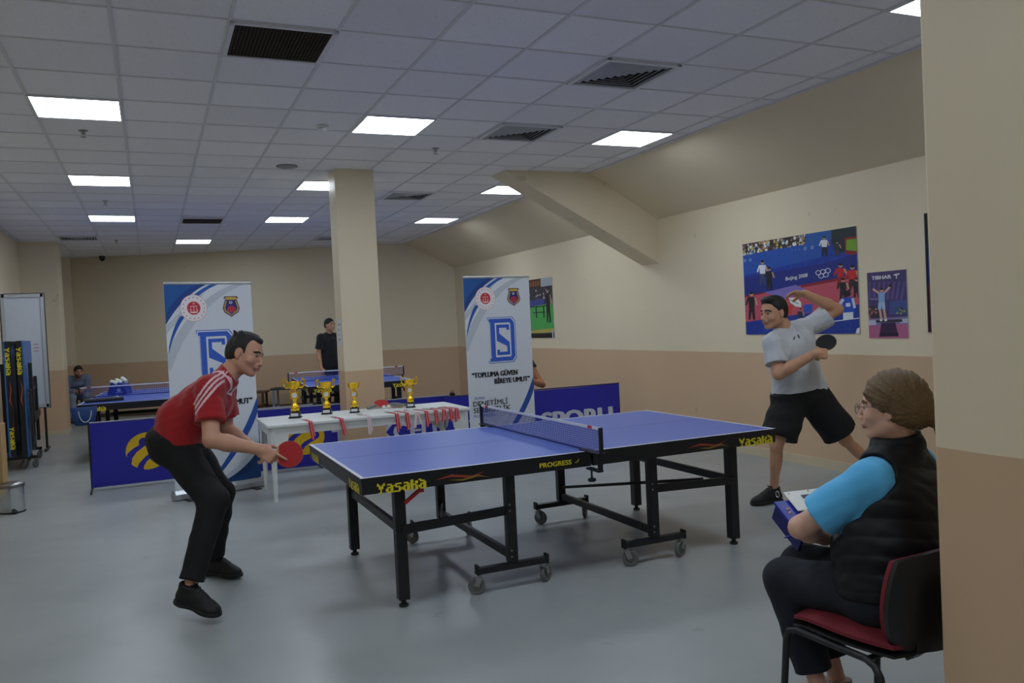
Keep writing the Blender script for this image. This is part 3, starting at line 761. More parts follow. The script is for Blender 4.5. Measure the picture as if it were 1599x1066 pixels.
    p.poly([(a0, mid-.04), (a0+w_, mid-.075), (a1, mid+.03), (a1, mid+.09), (a0, mid+.01)], BL, 5.2)
    rect(a1-w_, a1, mid+.03, b1, BL, 5.2); rect(a0, a1, b1-w_, b1, BL, 5.2); rect(a0, a0+w_, mid+.11, b1, BL, 5.2)
    # text
    DK = (30, 32, 40)
    p.text('“TOPLUMA GÜVEN', .06*W, .755*W, .540*Hh, .568*Hh, DK, .09)
    p.text('BİREYE UMUT”', .39*W, .945*W, .583*Hh, .611*Hh, DK, .09)
    p.text('BURSA', .09*W, .235*W, .678*Hh, .692*Hh, (70, 100, 180), .0)
    p.text('DENETİMLİ', .06*W, .58*W, .703*Hh, .731*Hh, DK, .025)
    p.text('SERBESTLİK', .06*W, .62*W, .741*Hh, .769*Hh, DK, .025)
    p.text('MÜDÜRLÜĞÜ', .06*W, .40*W, .780*Hh, .795*Hh, (70, 100, 180), .0)
    p.build('printed_artwork', fab)
    return t
STEELP = mat('silver_aluminium', (188, 190, 194), .35, .7)
banner((-.418, 4.30, 0), math.radians(17), 'roll-up banner behind the man in red, its left edge free')
banner((2.66, 4.38, 0), math.radians(6), 'roll-up banner with the blue D and S letters fully visible, right of the middle column')

# ---------------------------------------------------------------- posters
def person_fig(p, x, y, h, top, bot=(30, 30, 40), skin=(200, 160, 130), hair=(30, 25, 25)):
    p.poly([(x-.14*h, y+.22*h), (x+.14*h, y+.22*h), (x+.11*h, y+.58*h), (x-.11*h, y+.58*h)], top)
    p.poly([(x-.11*h, y+.56*h), (x+.11*h, y+.56*h), (x+.14*h, y+h), (x+.05*h, y+h), (x, y+.72*h), (x-.05*h, y+h), (x-.13*h, y+h)], bot)
    p.line((x-.13*h, y+.25*h), (x-.22*h, y+.5*h), .06*h, top); p.line((x+.13*h, y+.25*h), (x+.22*h, y+.5*h), .06*h, skin)
    p.disc((x, y+.12*h), .075*h, skin, None, 10); p.disc((x, y+.08*h), .075*h, hair, None, 10, .055*h)
def poster(name, y_left, y_right, zt, zb, label, warp=None):
    W, Hh = y_left-y_right, zt-zb
    t = thing(name, label, 'poster', (XR-.004, y_left, zb))
    b = MB(); b.box((0, -W/2, Hh/2), (.003, W, Hh)); b.build('sheet', mat('poster_paper', (220, 220, 222), .5), t)
    p = Print((-.0015, 0, Hh), (0, -1, 0), (0, 0, -1), W, Hh)
    return t, p, W, Hh
random.seed(4)
t, p, W, Hh = poster('match_poster', 2.815, 1.275, 2.250, 1.287, 'large wide blue poster of a table tennis match on the right wall')
def m1(q):
    X, Y = q; v = (Y-(192-.15*(X-98)))/(855-(192-.15*(X-98))); l = 98+24*v; r = 928+20*v
    return ((X-l)/(r-l)*W, v*Hh)
p.map = lambda q: (min(max(m1(q)[0], 0), W), min(max(m1(q)[1], 0), Hh))
p.poly([(60, 100), (1000, 40), (1000, 900), (60, 900)], (22, 58, 158))
p.poly([(98, 180), (928, 60), (930, 150), (600, 190), (300, 235), (105, 278)], (50, 44, 46))
for i in range(170):
    x = random.uniform(105, 590); y0 = 192-.15*(x-98); y = y0+random.uniform(3, (278-.17*(x-98))-y0-4)
    c = random.choice([(215, 215, 215), (235, 235, 230), (90, 60, 50), (180, 130, 100), (40, 40, 50), (120, 150, 190), (60, 50, 45), (200, 180, 90), (205, 150, 120)])
    p.disc((x, y), random.uniform(5, 13), c, None, 7, random.uniform(7, 16))
p.poly([(600, 118), (770, 92), (775, 150), (700, 285), (600, 300), (590, 190)], (36, 92, 170))
p.poly([(770, 92), (930, 66), (933, 150), (860, 155), (860, 250), (800, 265), (775, 180)], (24, 44, 50))
p.poly([(855, 150), (934, 140), (938, 280), (860, 270)], (140, 30, 40)); p.poly([(868, 165), (934, 158), (936, 250), (866, 240)], (120, 170, 40))
p.poly([(105, 278), (300, 237), (600, 192), (700, 210), (705, 290), (330, 372), (108, 420)], (34, 84, 176))
for i in range(26):
    x = random.uniform(120, 900); y = random.uniform(280, 380); p.ring((x, y), random.uniform(14, 36), 5, (34, 76, 178), None, 14)
p.poly([(108, 440), (330, 400), (700, 338), (942, 270), (944, 420), (560, 492), (110, 570)], (26, 44, 132))
p.text('Beijing 2008', 447, 608, 432, 458, (235, 235, 240), .012, L=4, slope=-.17)
for cx, cy in ((683, 403), (715, 396), (748, 388), (702, 426), (734, 418)): p.ring((cx, cy), 19, 4.5, (225, 228, 236), 4, 20)
p.text('· · ·  II  II', 495, 650, 222, 248, (170, 190, 225), 0, L=3, slope=-.13)
p.text('II  II', 112, 172, 300, 322, (170, 190, 225), 0, L=3, slope=-.1)
p.poly([(110, 575), (560, 495), (944, 425), (945, 640), (720, 682), (640, 695), (120, 762)], (196, 84, 102))
p.poly([(560, 492), (944, 418), (944, 440), (560, 512)], (140, 24, 44)); p.poly([(110, 570), (300, 538), (300, 548), (110, 582)], (140, 24, 44))
p.poly([(280, 545), (520, 490), (625, 540), (430, 590)], (126, 112, 190)); p.poly([(430, 640), (500, 640), (490, 705), (430, 710)], (214, 60, 50))
p.poly([(120, 764), (640, 697), (945, 640), (946, 860), (122, 860)], (22, 52, 148)); p.poly([(690, 772), (945, 738), (945, 744), (690, 779)], (225, 225, 230))
for i in range(18): p.ring((random.uniform(140, 900), random.uniform(780, 850)), random.uniform(10, 30), 4, (36, 76, 180), None, 12)
for x, y, h, a, bt in ((265, 300, 190, (220, 225, 235), (60, 70, 110)), (320, 350, 175, (30, 30, 40), (26, 26, 32)), (830, 330, 190, (196, 30, 36), (150, 30, 40)), (905, 345, 200, (206, 36, 40), (60, 30, 40)),
        (845, 440, 170, (28, 28, 36), (30, 30, 36)), (725, 130, 150, (225, 228, 232), (30, 34, 44)), (810, 170, 110, (50, 52, 56), (60, 60, 60)), (172, 530, 215, (26, 26, 34), (40, 30, 36)), (930, 440, 150, (30, 30, 40), (30, 30, 40)), (555, 660, 120, (40, 44, 56), (30, 40, 90))):
    person_fig(p, x, y, h, a, bt)
p.poly([(840, 590), (905, 585), (918, 690), (908, 745), (845, 750), (838, 690)], (36, 76, 190)); p.poly([(845, 700), (908, 696), (908, 748), (845, 752)], (222, 226, 232)); p.disc((872, 560), 24, (26, 24, 26), None, 12); p.line((845, 600), (808, 668), 22, (205, 212, 228)); p.line((905, 595), (918, 668), 16, (205, 212, 228)); p.poly([(862, 630), (890, 628), (892, 655), (862, 657)], (214, 220, 232))
p.poly([(470, 585), (525, 583), (560, 620), (560, 655), (520, 650), (480, 620)], (226, 230, 226)); p.line((480, 600), (540, 630), 5, (60, 80, 70)); p.poly([(575, 640), (640, 632), (640, 690), (580, 700)], (36, 84, 190))
p.poly([(930, 820), (947, 808), (947, 856), (922, 856)], (222, 222, 226))
p.build('picture', t)
t, p, W, Hh = poster('player_poster', 1.172, .760, 1.822, 1.245, 'small narrow purple poster of a player with raised arms, right of the match poster')
def m2(q):
    X, Y = q; v = (Y-(405-.088*(X-1015)))/(884-(405-.088*(X-1015))); l = 1015+25*v; r = 1298+17*v
    return (min(max((X-l)/(r-l)*W, 0), W), min(max(v*Hh, 0), Hh))
p.map = m2
p.poly([(1000, 370), (1330, 370), (1330, 900), (1000, 900)], (72, 56, 112))
for i in range(8): p.poly([(1030+i*36, 470), (1042+i*36, 470), (1050+i*32, 600), (1030+i*32, 600)], (96, 82, 140))
p.poly([(1185, 615), (1312, 600), (1312, 700), (1185, 712)], (66, 84, 146)); p.poly([(1020, 650), (1110, 645), (1110, 740), (1024, 745)], (54, 48, 66)); p.poly([(1024, 742), (1312, 725), (1312, 800), (1026, 805)], (130, 120, 170))
p.poly([(1024, 752), (1090, 750), (1090, 785), (1026, 790)], (190, 192, 212)); p.poly([(1250, 745), (1312, 740), (1312, 772), (1260, 775)], (190, 192, 212))
p.poly([(1020, 795), (1316, 780), (1318, 890), (1030, 890)], (186, 100, 140))
for i in range(30): p.disc((random.uniform(1028, 1100), random.uniform(655, 740)), 7, random.choice([(180, 60, 60), (40, 40, 50), (210, 170, 150), (60, 60, 80)]), None, 6)
for i in range(16): p.disc((random.uniform(1215, 1300), random.uniform(660, 705)), 8, random.choice([(150, 170, 70), (40, 90, 90), (60, 60, 80)]), None, 6)
p.poly([(1085, 752), (1270, 745), (1275, 765), (1088, 770)], (50, 44, 58)); p.poly([(1125, 772), (1225, 768), (1246, 868), (1114, 870)], (58, 26, 72)); p.poly([(1114, 845), (1246, 843), (1248, 872), (1112, 874)], (40, 18, 50))
SK = (214, 170, 150)
p.line((1112, 555), (1062, 522), 15, SK, 4); p.line((1145, 552), (1188, 508), 15, SK, 4); p.disc((1190, 497), 13, (30, 26, 34), 5, 10)
p.poly([(1104, 550), (1152, 548), (1150, 625), (1106, 627)], (140, 176, 220), 5); p.poly([(1104, 622), (1152, 620), (1156, 672), (1132, 672), (1128, 645), (1124, 672), (1102, 674)], (166, 196, 226), 5)
p.line((1115, 672), (1128, 745), 16, SK, 4); p.line((1145, 670), (1158, 745), 16, SK, 4); p.disc((1127, 533), 13, SK, 5, 12, 16); p.disc((1126, 523), 13, (50, 36, 30), 6, 12, 9)
p.line((1122, 745), (1130, 758), 18, (230, 230, 230), 6); p.line((1155, 745), (1163, 758), 18, (230, 230, 230), 6)
p.text('TIBHAR', 1052, 1196, 430, 456, (226, 224, 232), .07, L=5, slope=-.08)
p.poly([(1212, 417), (1256, 407), (1252, 417), (1236, 422), (1235, 448), (1230, 448), (1228, 424), (1214, 426)], (226, 224, 232), 5); p.text('zz', 1045, 1100, 590, 600, (190, 190, 210), 0, L=4)
p.build('picture', t)
t, p, W, Hh = poster('hall_poster', 8.45, 7.378, 2.227, 1.263, 'poster of a table tennis hall on green floor, half hidden behind the right banner')
def R_(u0, v0, u1, v1, c): p.poly([(u0*W, v0*Hh), (u1*W, v0*Hh), (u1*W, v1*Hh), (u0*W, v1*Hh)], c)
R_(0, 0, 1, 1, (120, 126, 124)); R_(0, .0, .62, .14, (70, 44, 36)); R_(.62, 0, 1, .2, (176, 184, 188))
for i in range(9): R_(.02+i*.065, .03, .06+i*.065, .12, (150, 96, 60))
R_(0, .14, 1, .36, (64, 62, 70))
for i in range(70): p.disc((random.uniform(.02, .98)*W, random.uniform(.15, .36)*Hh), .018, random.choice([(190, 180, 170), (60, 60, 90), (120, 90, 100), (210, 210, 215), (40, 40, 50)]), None, 7)
R_(0, .45, 1, .86, (86, 176, 92)); p.poly([(0, .36*Hh), (.8*W, .34*Hh), (.86*W, .43*Hh), (0, .47*Hh)], (70, 76, 150)); R_(0, .46, .82, .475, (24, 30, 40)); R_(.4, .47, .44, .66, (24, 40, 36)); R_(.66, .47, .70, .66, (24, 40, 36)); R_(.3, .56, .74, .575, (24, 40, 36))
person_fig(p, .84*W, .14*Hh, .6*Hh, (44, 36, 42), (30, 26, 34)); p.disc((.86*W, .73*Hh), .03, (40, 60, 130), None, 8, .02)
p.poly([(0, .88*Hh), (W, .84*Hh), (W, .9*Hh), (0, .95*Hh)], (186, 176, 90)); R_(0, .92, 1, 1, (36, 34, 34)); R_(.93, .88, .97, 1, (200, 200, 206))
p.build('picture', t)
t, p, W, Hh = poster('framed_picture', .556, -.60, 2.255, 1.298, 'picture board on the right wall, only its dark edge beside the foreground column')
R_(0, 0, 1, 1, (40, 60, 110)); R_(.0, .0, 1, .25, (60, 60, 66)); R_(0, .6, 1, 1, (110, 50, 60)); person_fig(p, .4*W, .3*Hh, .5*Hh, (180, 40, 40)); person_fig(p, .7*W, .35*Hh, .5*Hh, (40, 60, 160))
p.build('picture', t)
b = MB()
for q in ((.556, 0), (-.60, 0)): b.box((0.0, q[0]-.556, Hh/2), (.022, .012, Hh+.012))
for z in (0, Hh): b.box((0, -W/2, z), (.022, W, .012))
b.build('dark_edge', mat('dark_frame', (36, 40, 52), .5), t)
# note taped to the middle column, switch plate on the foreground column
t = thing('paper_notice', 'narrow white paper notice taped on the left side of the middle column', 'notice', (.934, 4.77, 1.38))
b = MB(); b.box((-.0012, 0, .145), (.0012, .20, .29)); b.build('sheet', mat('paper_white', (214, 218, 226), .7), t)
p = Print((-.0018, .10, .29), (0, -1, 0), (0, 0, -1), .2, .29)
for k, w_ in enumerate((.12, .08, .05, .09)): p.poly([(.04, .06+k*.055), (.04+w_, .06+k*.055), (.04+w_, .075+k*.055), (.04, .075+k*.055)], (120, 130, 160))
p.build('print', t)

# ---------------------------------------------------------------- white plastic table with trophies
TZ = .71
TX0, TX1, TY0, TY1 = -.045, 1.925, 3.46, 4.27
def white_table():
    t = thing('plastic_table', 'white plastic table carrying the four gold trophies', 'table')
    cx, cy, L, W = (TX0+TX1)/2, (TY0+TY1)/2, TX1-TX0, TY1-TY0
    b = MB(); b.box((cx, cy, TZ-.016), (L, W, .032), ch=.009); b.build('tabletop', WHITE, t)
    # apron panels with arched corners towards the legs
    b = MB()
    def apron(fn, l):
        n = 14; pts = [(-l/2+.03, 0), (l/2-.03, 0), (l/2-.03, -.30)]
        pts += [(l/2-.03-.06-.10*math.sin(PI/2*k/n), -.24+.17*(1-math.cos(PI/2*k/n))) for k in range(n+1)]
        pts += [(-(l/2-.03-.06-.10*math.sin(PI/2*k/n)), -.24+.17*(1-math.cos(PI/2*k/n))) for k in range(n, -1, -1)]+[(-l/2+.03, -.30)]
        b.prism(pts, 0, .006, fn)
    z0 = TZ-.03
    apron(lambda p, q: (cx+p[0], TY0+.02+q, z0+p[1]), L); apron(lambda p, q: (cx+p[0], TY1-.02-q, z0+p[1]), L)
    apron(lambda p, q: (TX0+.02+q, cy+p[0], z0+p[1]), W); apron(lambda p, q: (TX1-.02-q, cy+p[0], z0+p[1]), W)
    b.build('apron', WHITE, t)
    for sx in (0, 1):
        for sy in (0, 1):
            x = TX0+.055 if not sx else TX1-.055; y = TY0+.055 if not sy else TY1-.055; ox = -1 if not sx else 1; oy = -1 if not sy else 1
            b = MB(); vs = []; prof = [(0, .017), (.02, .018), (.35, .026), (.55, .036), (TZ-.035, .044)]
            for z, r in prof:
                for a in range(12):
                    q = 2*PI*a/12; vs.append((x+ox*(.0)+r*math.cos(q)*1.0, y+r*math.sin(q), z))
            fs = [(i*12+j, i*12+(j+1) % 12, (i+1)*12+(j+1) % 12, (i+1)*12+j) for i in range(4) for j in range(12)]+[tuple(range(12))[::-1], tuple(range(48, 60))]
            b.add(vs, fs, True); b.build('leg', WHITE, t)
    return t
white_table()

BASEM = mat('black_trophy_base', (20, 18, 22), .25); PLATE = mat('white_plate', (222, 222, 226), .4)
def trophy(x, y, Ht, handles, wreath, label, rz=-.35):
    t = thing('trophy', label, 'trophy', (x, y, TZ+.0006), rz, 'gold trophies on the white table'); s = Ht/.39
    b = MB(); b.box((0, 0, .0065*s), (.118*s, .10*s, .013*s), ch=.002); b.box((0, 0, .034*s), (.098*s, .082*s, .044*s), ch=.002); b.box((0, 0, .0585*s), (.088*s, .072*s, .005*s)); ba = b.build('base', BASEM, t)
    b = MB(); b.box((0, -.042*s, .034*s), (.075*s, .0016, .030*s)); b.build('name_plate', PLATE, ba)
    b = MB(); S = lambda L: [(r*s, z*s) for r, z in L]
    b.lathe(S([(.026, .061), (.036, .066), (.043, .080), (.045, .098), (.040, .118), (.028, .134), (.019, .150), (.017, .165), (.024, .178), (.026, .186), (.014, .19)]), n=20)
    b.build('stem', GOLD, t)
    b = MB(); zc = .222*s; R = .033*s
    M = frame((1,0,0), (0,0,1), (0,-1,0))
    b.use(GOLD); b.lathe([(R*.2, -.010*s), (R, -.008*s), (R*1.05, 0), (R, .008*s), (R*.8, .010*s)], (0, 0, zc), 24, M)
    if wreath:
        for k in range(14):
            a = 2*PI*k/14; c = Vector((math.cos(a)*R*1.18, 0, zc+math.sin(a)*R*1.18)); b.box(c, (.018*s, .006*s, .008*s), Matrix.Rotation(-a-.7, 3, 'Y'))
    else:
        b.box((0, 0, zc), (.085*s, .008*s, .070*s), ch=.002*s); b.box((-.036*s, 0, zc+.01*s), (.010*s, .016*s, .085*s), ch=.002*s); b.box((.036*s, 0, zc+.01*s), (.010*s, .016*s, .085*s), ch=.002*s)
    b.use(PLATE); b.lathe([(R*.8, 0), (R*.8, .003*s), (.001, .0032*s)], (0, -.0095*s, zc), 20, M)
    b.build('medallion', None, t)
    b = MB()
    b.lathe(S([(.012, .252), (.020, .258), (.014, .266), (.016, .276), (.036, .286), (.056, .303), (.066, .325), (.070, .352), (.072, .356), (.067, .356), (.060, .328), (.046, .305), (.001, .292)]), n=28, caps=False)
    # scalloped decoration
    for k in range(10):
        a = 2*PI*k/10; b.lathe([(.001, -.006*s), (.010*s, -.003*s), (.012*s, .004*s), (.004*s, .010*s), (.001, .011*s)], (.052*s*math.cos(a), .052*s*math.sin(a), .306*s), 8)
    cup = b.build('cup', GOLD, t)
    if handles:
        for sx in (-1, 1):
            b = MB(); b.tube([(sx*.050*s, 0, .300*s), (sx*.078*s, 0, .298*s), (sx*.098*s, 0, .318*s), (sx*.104*s, 0, .350*s), (sx*.098*s, 0, .378*s), (sx*.086*s, 0, .388*s), (sx*.080*s, 0, .372*s), (sx*.066*s, 0, .350*s)], [.009*s, .010*s, .010*s, .009*s, .009*s, .010*s, .008*s, .005*s], 8)
            b.build('handle', GOLD, cup)
    return t
trophy(.285, 3.93, .385, True, False, 'tallest gold trophy, leftmost on the white table')
trophy(.610, 4.03, .350, True, False, 'second gold trophy from the left on the white table')
trophy(.867, 3.93, .325, False, True, 'third gold trophy with spiky wreath, in front of the middle column')
trophy(1.452, 3.95, .315, True, False, 'rightmost gold trophy on the white table beside the two bats')

RIBR = mat('red_ribbon', (205, 38, 52), .6); RIBW = mat('white_ribbon', (226, 214, 218), .6); RIBP = mat('pink_ribbon', (222, 120, 132), .6)
def ribbon_medal(x, drop, dx, skew, label, pale=False, split=False):
    dx *= .6
    t = thing('ribbon_medal', label, 'medal', (x, TY0, TZ), 0, 'medals with red and white ribbons on the white table')
    e = -.003
    mx, my = dx, .20
    b = MB(); b.lathe([(.024, .001), (.026, .002), (.026, .005), (.024, .006), (.018, .0055), (.001, .0052)], (mx, my+.02, 0), 20); b.build('medal_disc', mat('silver_medal', (200, 200, 205), .3, .9), t)
    def strip(offx, wid, sk, dr):
        path = [(mx*.9+offx*.4, my, .0015), (mx*.5+offx*.7, my*.55, .006), (mx*.15+offx, .03, .003), (offx, .0, .0025), (offx, e-.004, -.004), (offx+sk*.25, e-.007, -dr*.3), (offx+sk*.7, e-.006, -dr*.7), (offx+sk, e-.008, -dr)]
        vs = []; fs = []; cols = [(-.5, .12), (.12, .26), (.26, .5)]
        b = MB()
        for ci, (c0, c1) in enumerate(cols):
            b.use((RIBP if pale else RIBR) if ci != 1 else RIBW) if not pale else b.use(RIBW if ci != 1 else RIBP)
            vv = []
            for q in path:
                for c in (c0, c1): vv.append((q[0]+c*wid, q[1], q[2]))
            n = len(vv); vv += [(a, bb-.0012, cc+.0012) for a, bb, cc in vv]
            ff = [(2*i, 2*i+1, 2*i+3, 2*i+2) for i in range(len(path)-1)]; ff += [tuple(n+k for k in f[::-1]) for f in ff]
            b.add(vv, ff, True)
        b.build('ribbon', None, t)
    strip(-.006, .026, skew, drop)
    strip(.010, .020, skew*(.4 if not split else -1.2)+.012, drop*.82)
rd = [(.345, .165, -.03, .02, 0, 0, 'leftmost red ribbon medal, hanging over the blue and yellow barrier'), (.632, .155, -.05, .03, 0, 0, 'red ribbon medal below the second trophy'), (.89, .17, -.05, .01, 1, 0, 'pale pink ribbon medal below the wreathed trophy'),
      (1.165, .175, -.06, .01, 0, 0, 'first red ribbon medal right of the middle column'), (1.265, .165, -.07, .012, 0, 0, 'second red ribbon medal right of the middle column'), (1.365, .15, -.07, -.02, 1, 1, 'pale ribbon medal hanging between red ones below the bats'),
      (1.46, .15, -.07, .014, 0, 0, 'red ribbon medal right of the pale one, below the rightmost trophy'), (1.56, .14, -.08, .0, 0, 0, 'red ribbon medal right of the rightmost trophy, before the forked one'), (1.642, .12, -.08, -.01, 0, 1, 'forked red ribbon medal, third from the right end of the white table'), (1.712, .12, -.06, .01, 0, 0, 'red ribbon medal next to the last one at the right end'), (1.775, .13, -.09, -.005, 0, 0, 'rightmost red ribbon medal on the white table')]
for x, dr, dx, sk, pale, sp, lab in rd: ribbon_medal(x, dr, dx, sk, lab, bool(pale), bool(sp))

WOOD = mat('light_handle_wood', (196, 160, 110), .5, var=.15, scale=8)
REDR = mat('red_rubber', (176, 28, 34), .5); BLKR = mat('black_rubber_sheet', (18, 18, 20), .45)
def bat(loc, M, label, front=REDR, back=BLKR, handle=WOOD):
    """blade centre at origin, handle towards -x, front face +z (local); M turns local into room axes"""
    t = thing('table_tennis_bat', label, 'bat', loc)
    out = []
    for k in range(36):
        a = 2*PI*k/36; out.append((.077*math.cos(a)+.001, .0755*math.sin(a)))
    b = MB(); b.prism(out, -.003, .003, lambda p, q: M @ Vector((p[0], p[1], q))); b.build('blade', WOOD, t)
    cut = [(x*.985, y*.985) for x, y in out if x > -.062]
    b = MB(); b.prism(cut, .003, .0052, lambda p, q: M @ Vector((p[0], p[1], q))); b.build('rubber', front, t)
    b = MB(); b.prism(cut, -.0052, -.003, lambda p, q: M @ Vector((p[0], p[1], q))); b.build('rubber', back, t)
    b = MB()
    hp = [(-.062, .018), (-.08, .013), (-.10, .0125), (-.14, .0145), (-.168, .017), (-.172, .014)]
    poly = [(x, w) for x, w in hp]+[(x, -w) for x, w in hp[::-1]]
    b.prism(poly, -.011, .011, lambda p, q: M @ Vector((p[0], p[1], q))); o = b.build('handle', handle, t); m_ = o.modifiers.new('bevel', 'BEVEL'); m_.width = .006; m_.segments = 3
    return t
GH = mat('grey_grip', (120, 122, 124), .5)
def tilt(rz, rx=0, ry=0): return Euler((rx, ry, rz)).to_matrix()
bat((1.205, 4.19, TZ+.046), tilt(.30, .35, -.20), 'bat with grey handle lying to the left on the white table', REDR, BLKR, GH)
bat((1.345, 4.09, TZ+.026), tilt(PI+.12, -.25, -.08), 'black bat with grey handle lying to the right on the white table', BLKR, REDR, GH)
ball((1.195, 4.04, TZ+.0205), 'left white ball beside the bats on the white table', 'balls on the white table')
ball((1.245, 4.045, TZ+.0205), 'right white ball beside the bats on the white table', 'balls on the white table')

# ---------------------------------------------------------------- things on the far left table
c3, s3 = math.cos(T3[2]), math.sin(T3[2])
t = thing('ball_carton', 'blue open carton with white rolls on the far left table', 'carton', (-1.42, 9.15, .761), -.3); t.scale = (.8, .8, .8)
b = MB(); b.prism([(-.17, 0), (.17, 0), (.13, .18), (.02, .22), (-.10, .22)], -.15, .15, lambda p, q: (p[0], q, p[1])); b.build('carton_body', mat('royal_blue_card', (30, 48, 150), .5), t)
b = MB(); b.tube([(-.11, -.10, .235), (.02, -.12, .20)], .042, 12); b.tube([(-.06, .02, .26), (.05, -.0, .20)], .04, 12); b.tube([(.03, .06, .29), (.13, .0, .22)], .036, 12); b.build('towel_rolls', mat('white_towel', (214, 216, 208), .8), t)
p = Print((-.15, -.151, .15), (1, 0, 0), (0, 0, -1), .3, .15); p.disc((.19, .07), .035, (150, 165, 215)); p.poly([(.12, .10), (.26, .10), (.26, .118), (.12, .118)], (110, 130, 200)); p.build('print', t)
t = thing('racket_case', 'flat black case on the near corner of the far left table', 'case', (-1.56, 7.80, .761), .05)
b = MB(); b.box((0, 0, .02), (.46, .22, .04), ch=.012); b.build('case_body', mat('black_nylon', (22, 23, 28), .6), t)
b = MB(); b.tube([(.10, -.10, .04), (.14, -.10, .06), (.18, -.10, .04)], .006, 6); b.lathe([(.014, 0), (.014, .02), (.001, .021)], (.15, .0, .04), 10); b.build('case_handle', STEEL, t)
t = thing('shopping_bag', 'blue bag with a white rope handle hanging at the corner of the far left table', 'bag', (-1.77, 7.30, .51)); t.scale = (.7, .7, .7)
b = MB(); n = 12; vs = []; 
for z, w, d_ in ((0, .13, .04), (.02, .16, .06), (.14, .19, .08), (.30, .21, .06), (.325, .21, .05)):
    for a in range(16):
        q = 2*PI*a/16; vs.append((w*math.copysign(abs(math.cos(q))**.6, math.cos(q)), d_*math.copysign(abs(math.sin(q))**.6, math.sin(q)), z))
b.add(vs, [(i*16+j, i*16+(j+1) % 16, (i+1)*16+(j+1) % 16, (i+1)*16+j) for i in range(4) for j in range(16)]+[tuple(range(16))[::-1], tuple(range(64, 80))], True)
b.build('bag_body', mat('blue_bag', (24, 60, 120), .6), t)
b = MB(); b.tube([(.0+.10*math.cos(PI+PI*k/12)+.02, -.085, .26+.20*math.sin(PI+PI*k/12)) for k in range(13)], .007, 8); b.build('rope_handle', mat('white_rope', (210, 212, 214), .8), t)

# ================================================================ people: distance-field bodies
F32 = np.float32
def v3(*a): return np.array(a if len(a) == 3 else a[0], dtype=float)
def nrm(a): a = np.array(a, float); return a/np.linalg.norm(a)
def lerp(a, b, t): return np.array(a, float)*(1-t)+np.array(b, float)*t
def rcone(a, b, r1, r2):
    a = np.array(a, F32); b = np.array(b, F32); ab = b-a; L2 = F32(max(1e-9, ab @ ab))
    def f(P):
        q = P-a; t = np.clip((q @ ab)/L2, 0, 1); d = q-t[:, None]*ab
        return np.sqrt((d*d).sum(1))-(r1+(r2-r1)*t)
    f.bb = (np.minimum(a-r1, b-r2), np.maximum(a+r1, b+r2)); return f
def ellip(c, r, M=None):
    c = np.array(c, F32); r = np.array(r, F32); M = np.eye(3, dtype=F32) if M is None else np.array(M, F32)   # columns = axes
    def f(P):
        q = (P-c) @ M; k0 = np.sqrt(((q/r)**2).sum(1)); k1 = np.sqrt(((q/(r*r))**2).sum(1))+1e-9
        return k0*(k0-1)/k1
    R = float(r.max()); f.bb = (c-R, c+R); return f
def rbox(c, h, r, M=None):
    c = np.array(c, F32); h = np.array(h, F32)-r; M = np.eye(3, dtype=F32) if M is None else np.array(M, F32)
    def f(P):
        q = np.abs((P-c) @ M)-h; return np.sqrt((np.maximum(q, 0)**2).sum(1))+np.minimum(q.max(1), 0)-r
    R = float(np.linalg.norm(h)+r); f.bb = (c-R, c+R); return f
def smin(a, b, k):
    h = np.clip(.5+.5*(b-a)/k, 0, 1); return b*(1-h)+a*h-k*h*(1-h)
class Sdf:
    def __init__(s): s.ops = []
    def add(s, f, k=.02): s.ops.append(('u', f, k)); return s
    def sub(s, f, k=.01): s.ops.append(('s', f, k)); return s
    def cut(s, p, n, k=.004):
        """keep the side the normal does not point to"""
        p = np.array(p, F32); n = np.array(nrm(n), F32)
        s.ops.append(('i', lambda P: (P-p) @ n, k)); return s
    def disp(s, g): s.ops.append(('d', g, 0)); return s
    def union(s, o, k=.01): s.ops.append(('u', o, k)); return s
    @property
    def bb(s):
        bs = [o[1].bb for o in s.ops if o[0] == 'u']
        return np.min([b[0] for b in bs], 0), np.max([b[1] for b in bs], 0)
    def __call__(s, P):
        d = None
        for op, f, k in s.ops:
            if op == 'd': d = d+f(P); continue
            e = f(P)
            if d is None: d = e
            elif op == 'u': d = smin(d, e, k)
            elif op == 's': d = -smin(-d, e, k)
            elif op == 'i': d = -smin(-d, -e, k)
        return d
def ripple(amp, freq, seed=0, axis=None):
    rs = np.random.RandomState(seed); K = rs.normal(size=(5, 3)); K /= np.linalg.norm(K, axis=1)[:, None]
    if axis is not None: K = K*.35+np.array(nrm(axis)); K /= np.linalg.norm(K, axis=1)[:, None]
    K = (K*freq*rs.uniform(.6, 1.5, (5, 1))).astype(F32); ph = rs.uniform(0, 6.28, 5).astype(F32)
    def f(P):
        w = np.sin(P @ (K[0]*.4)+ph[0])*1.3
        return F32(amp)*(np.sin(P @ K[1]+ph[1]+w)+np.sin(P @ K[2]+ph[2]-w)+.6*np.sin(P @ K[3]*1.7+ph[3]+w))/2.6
    return f
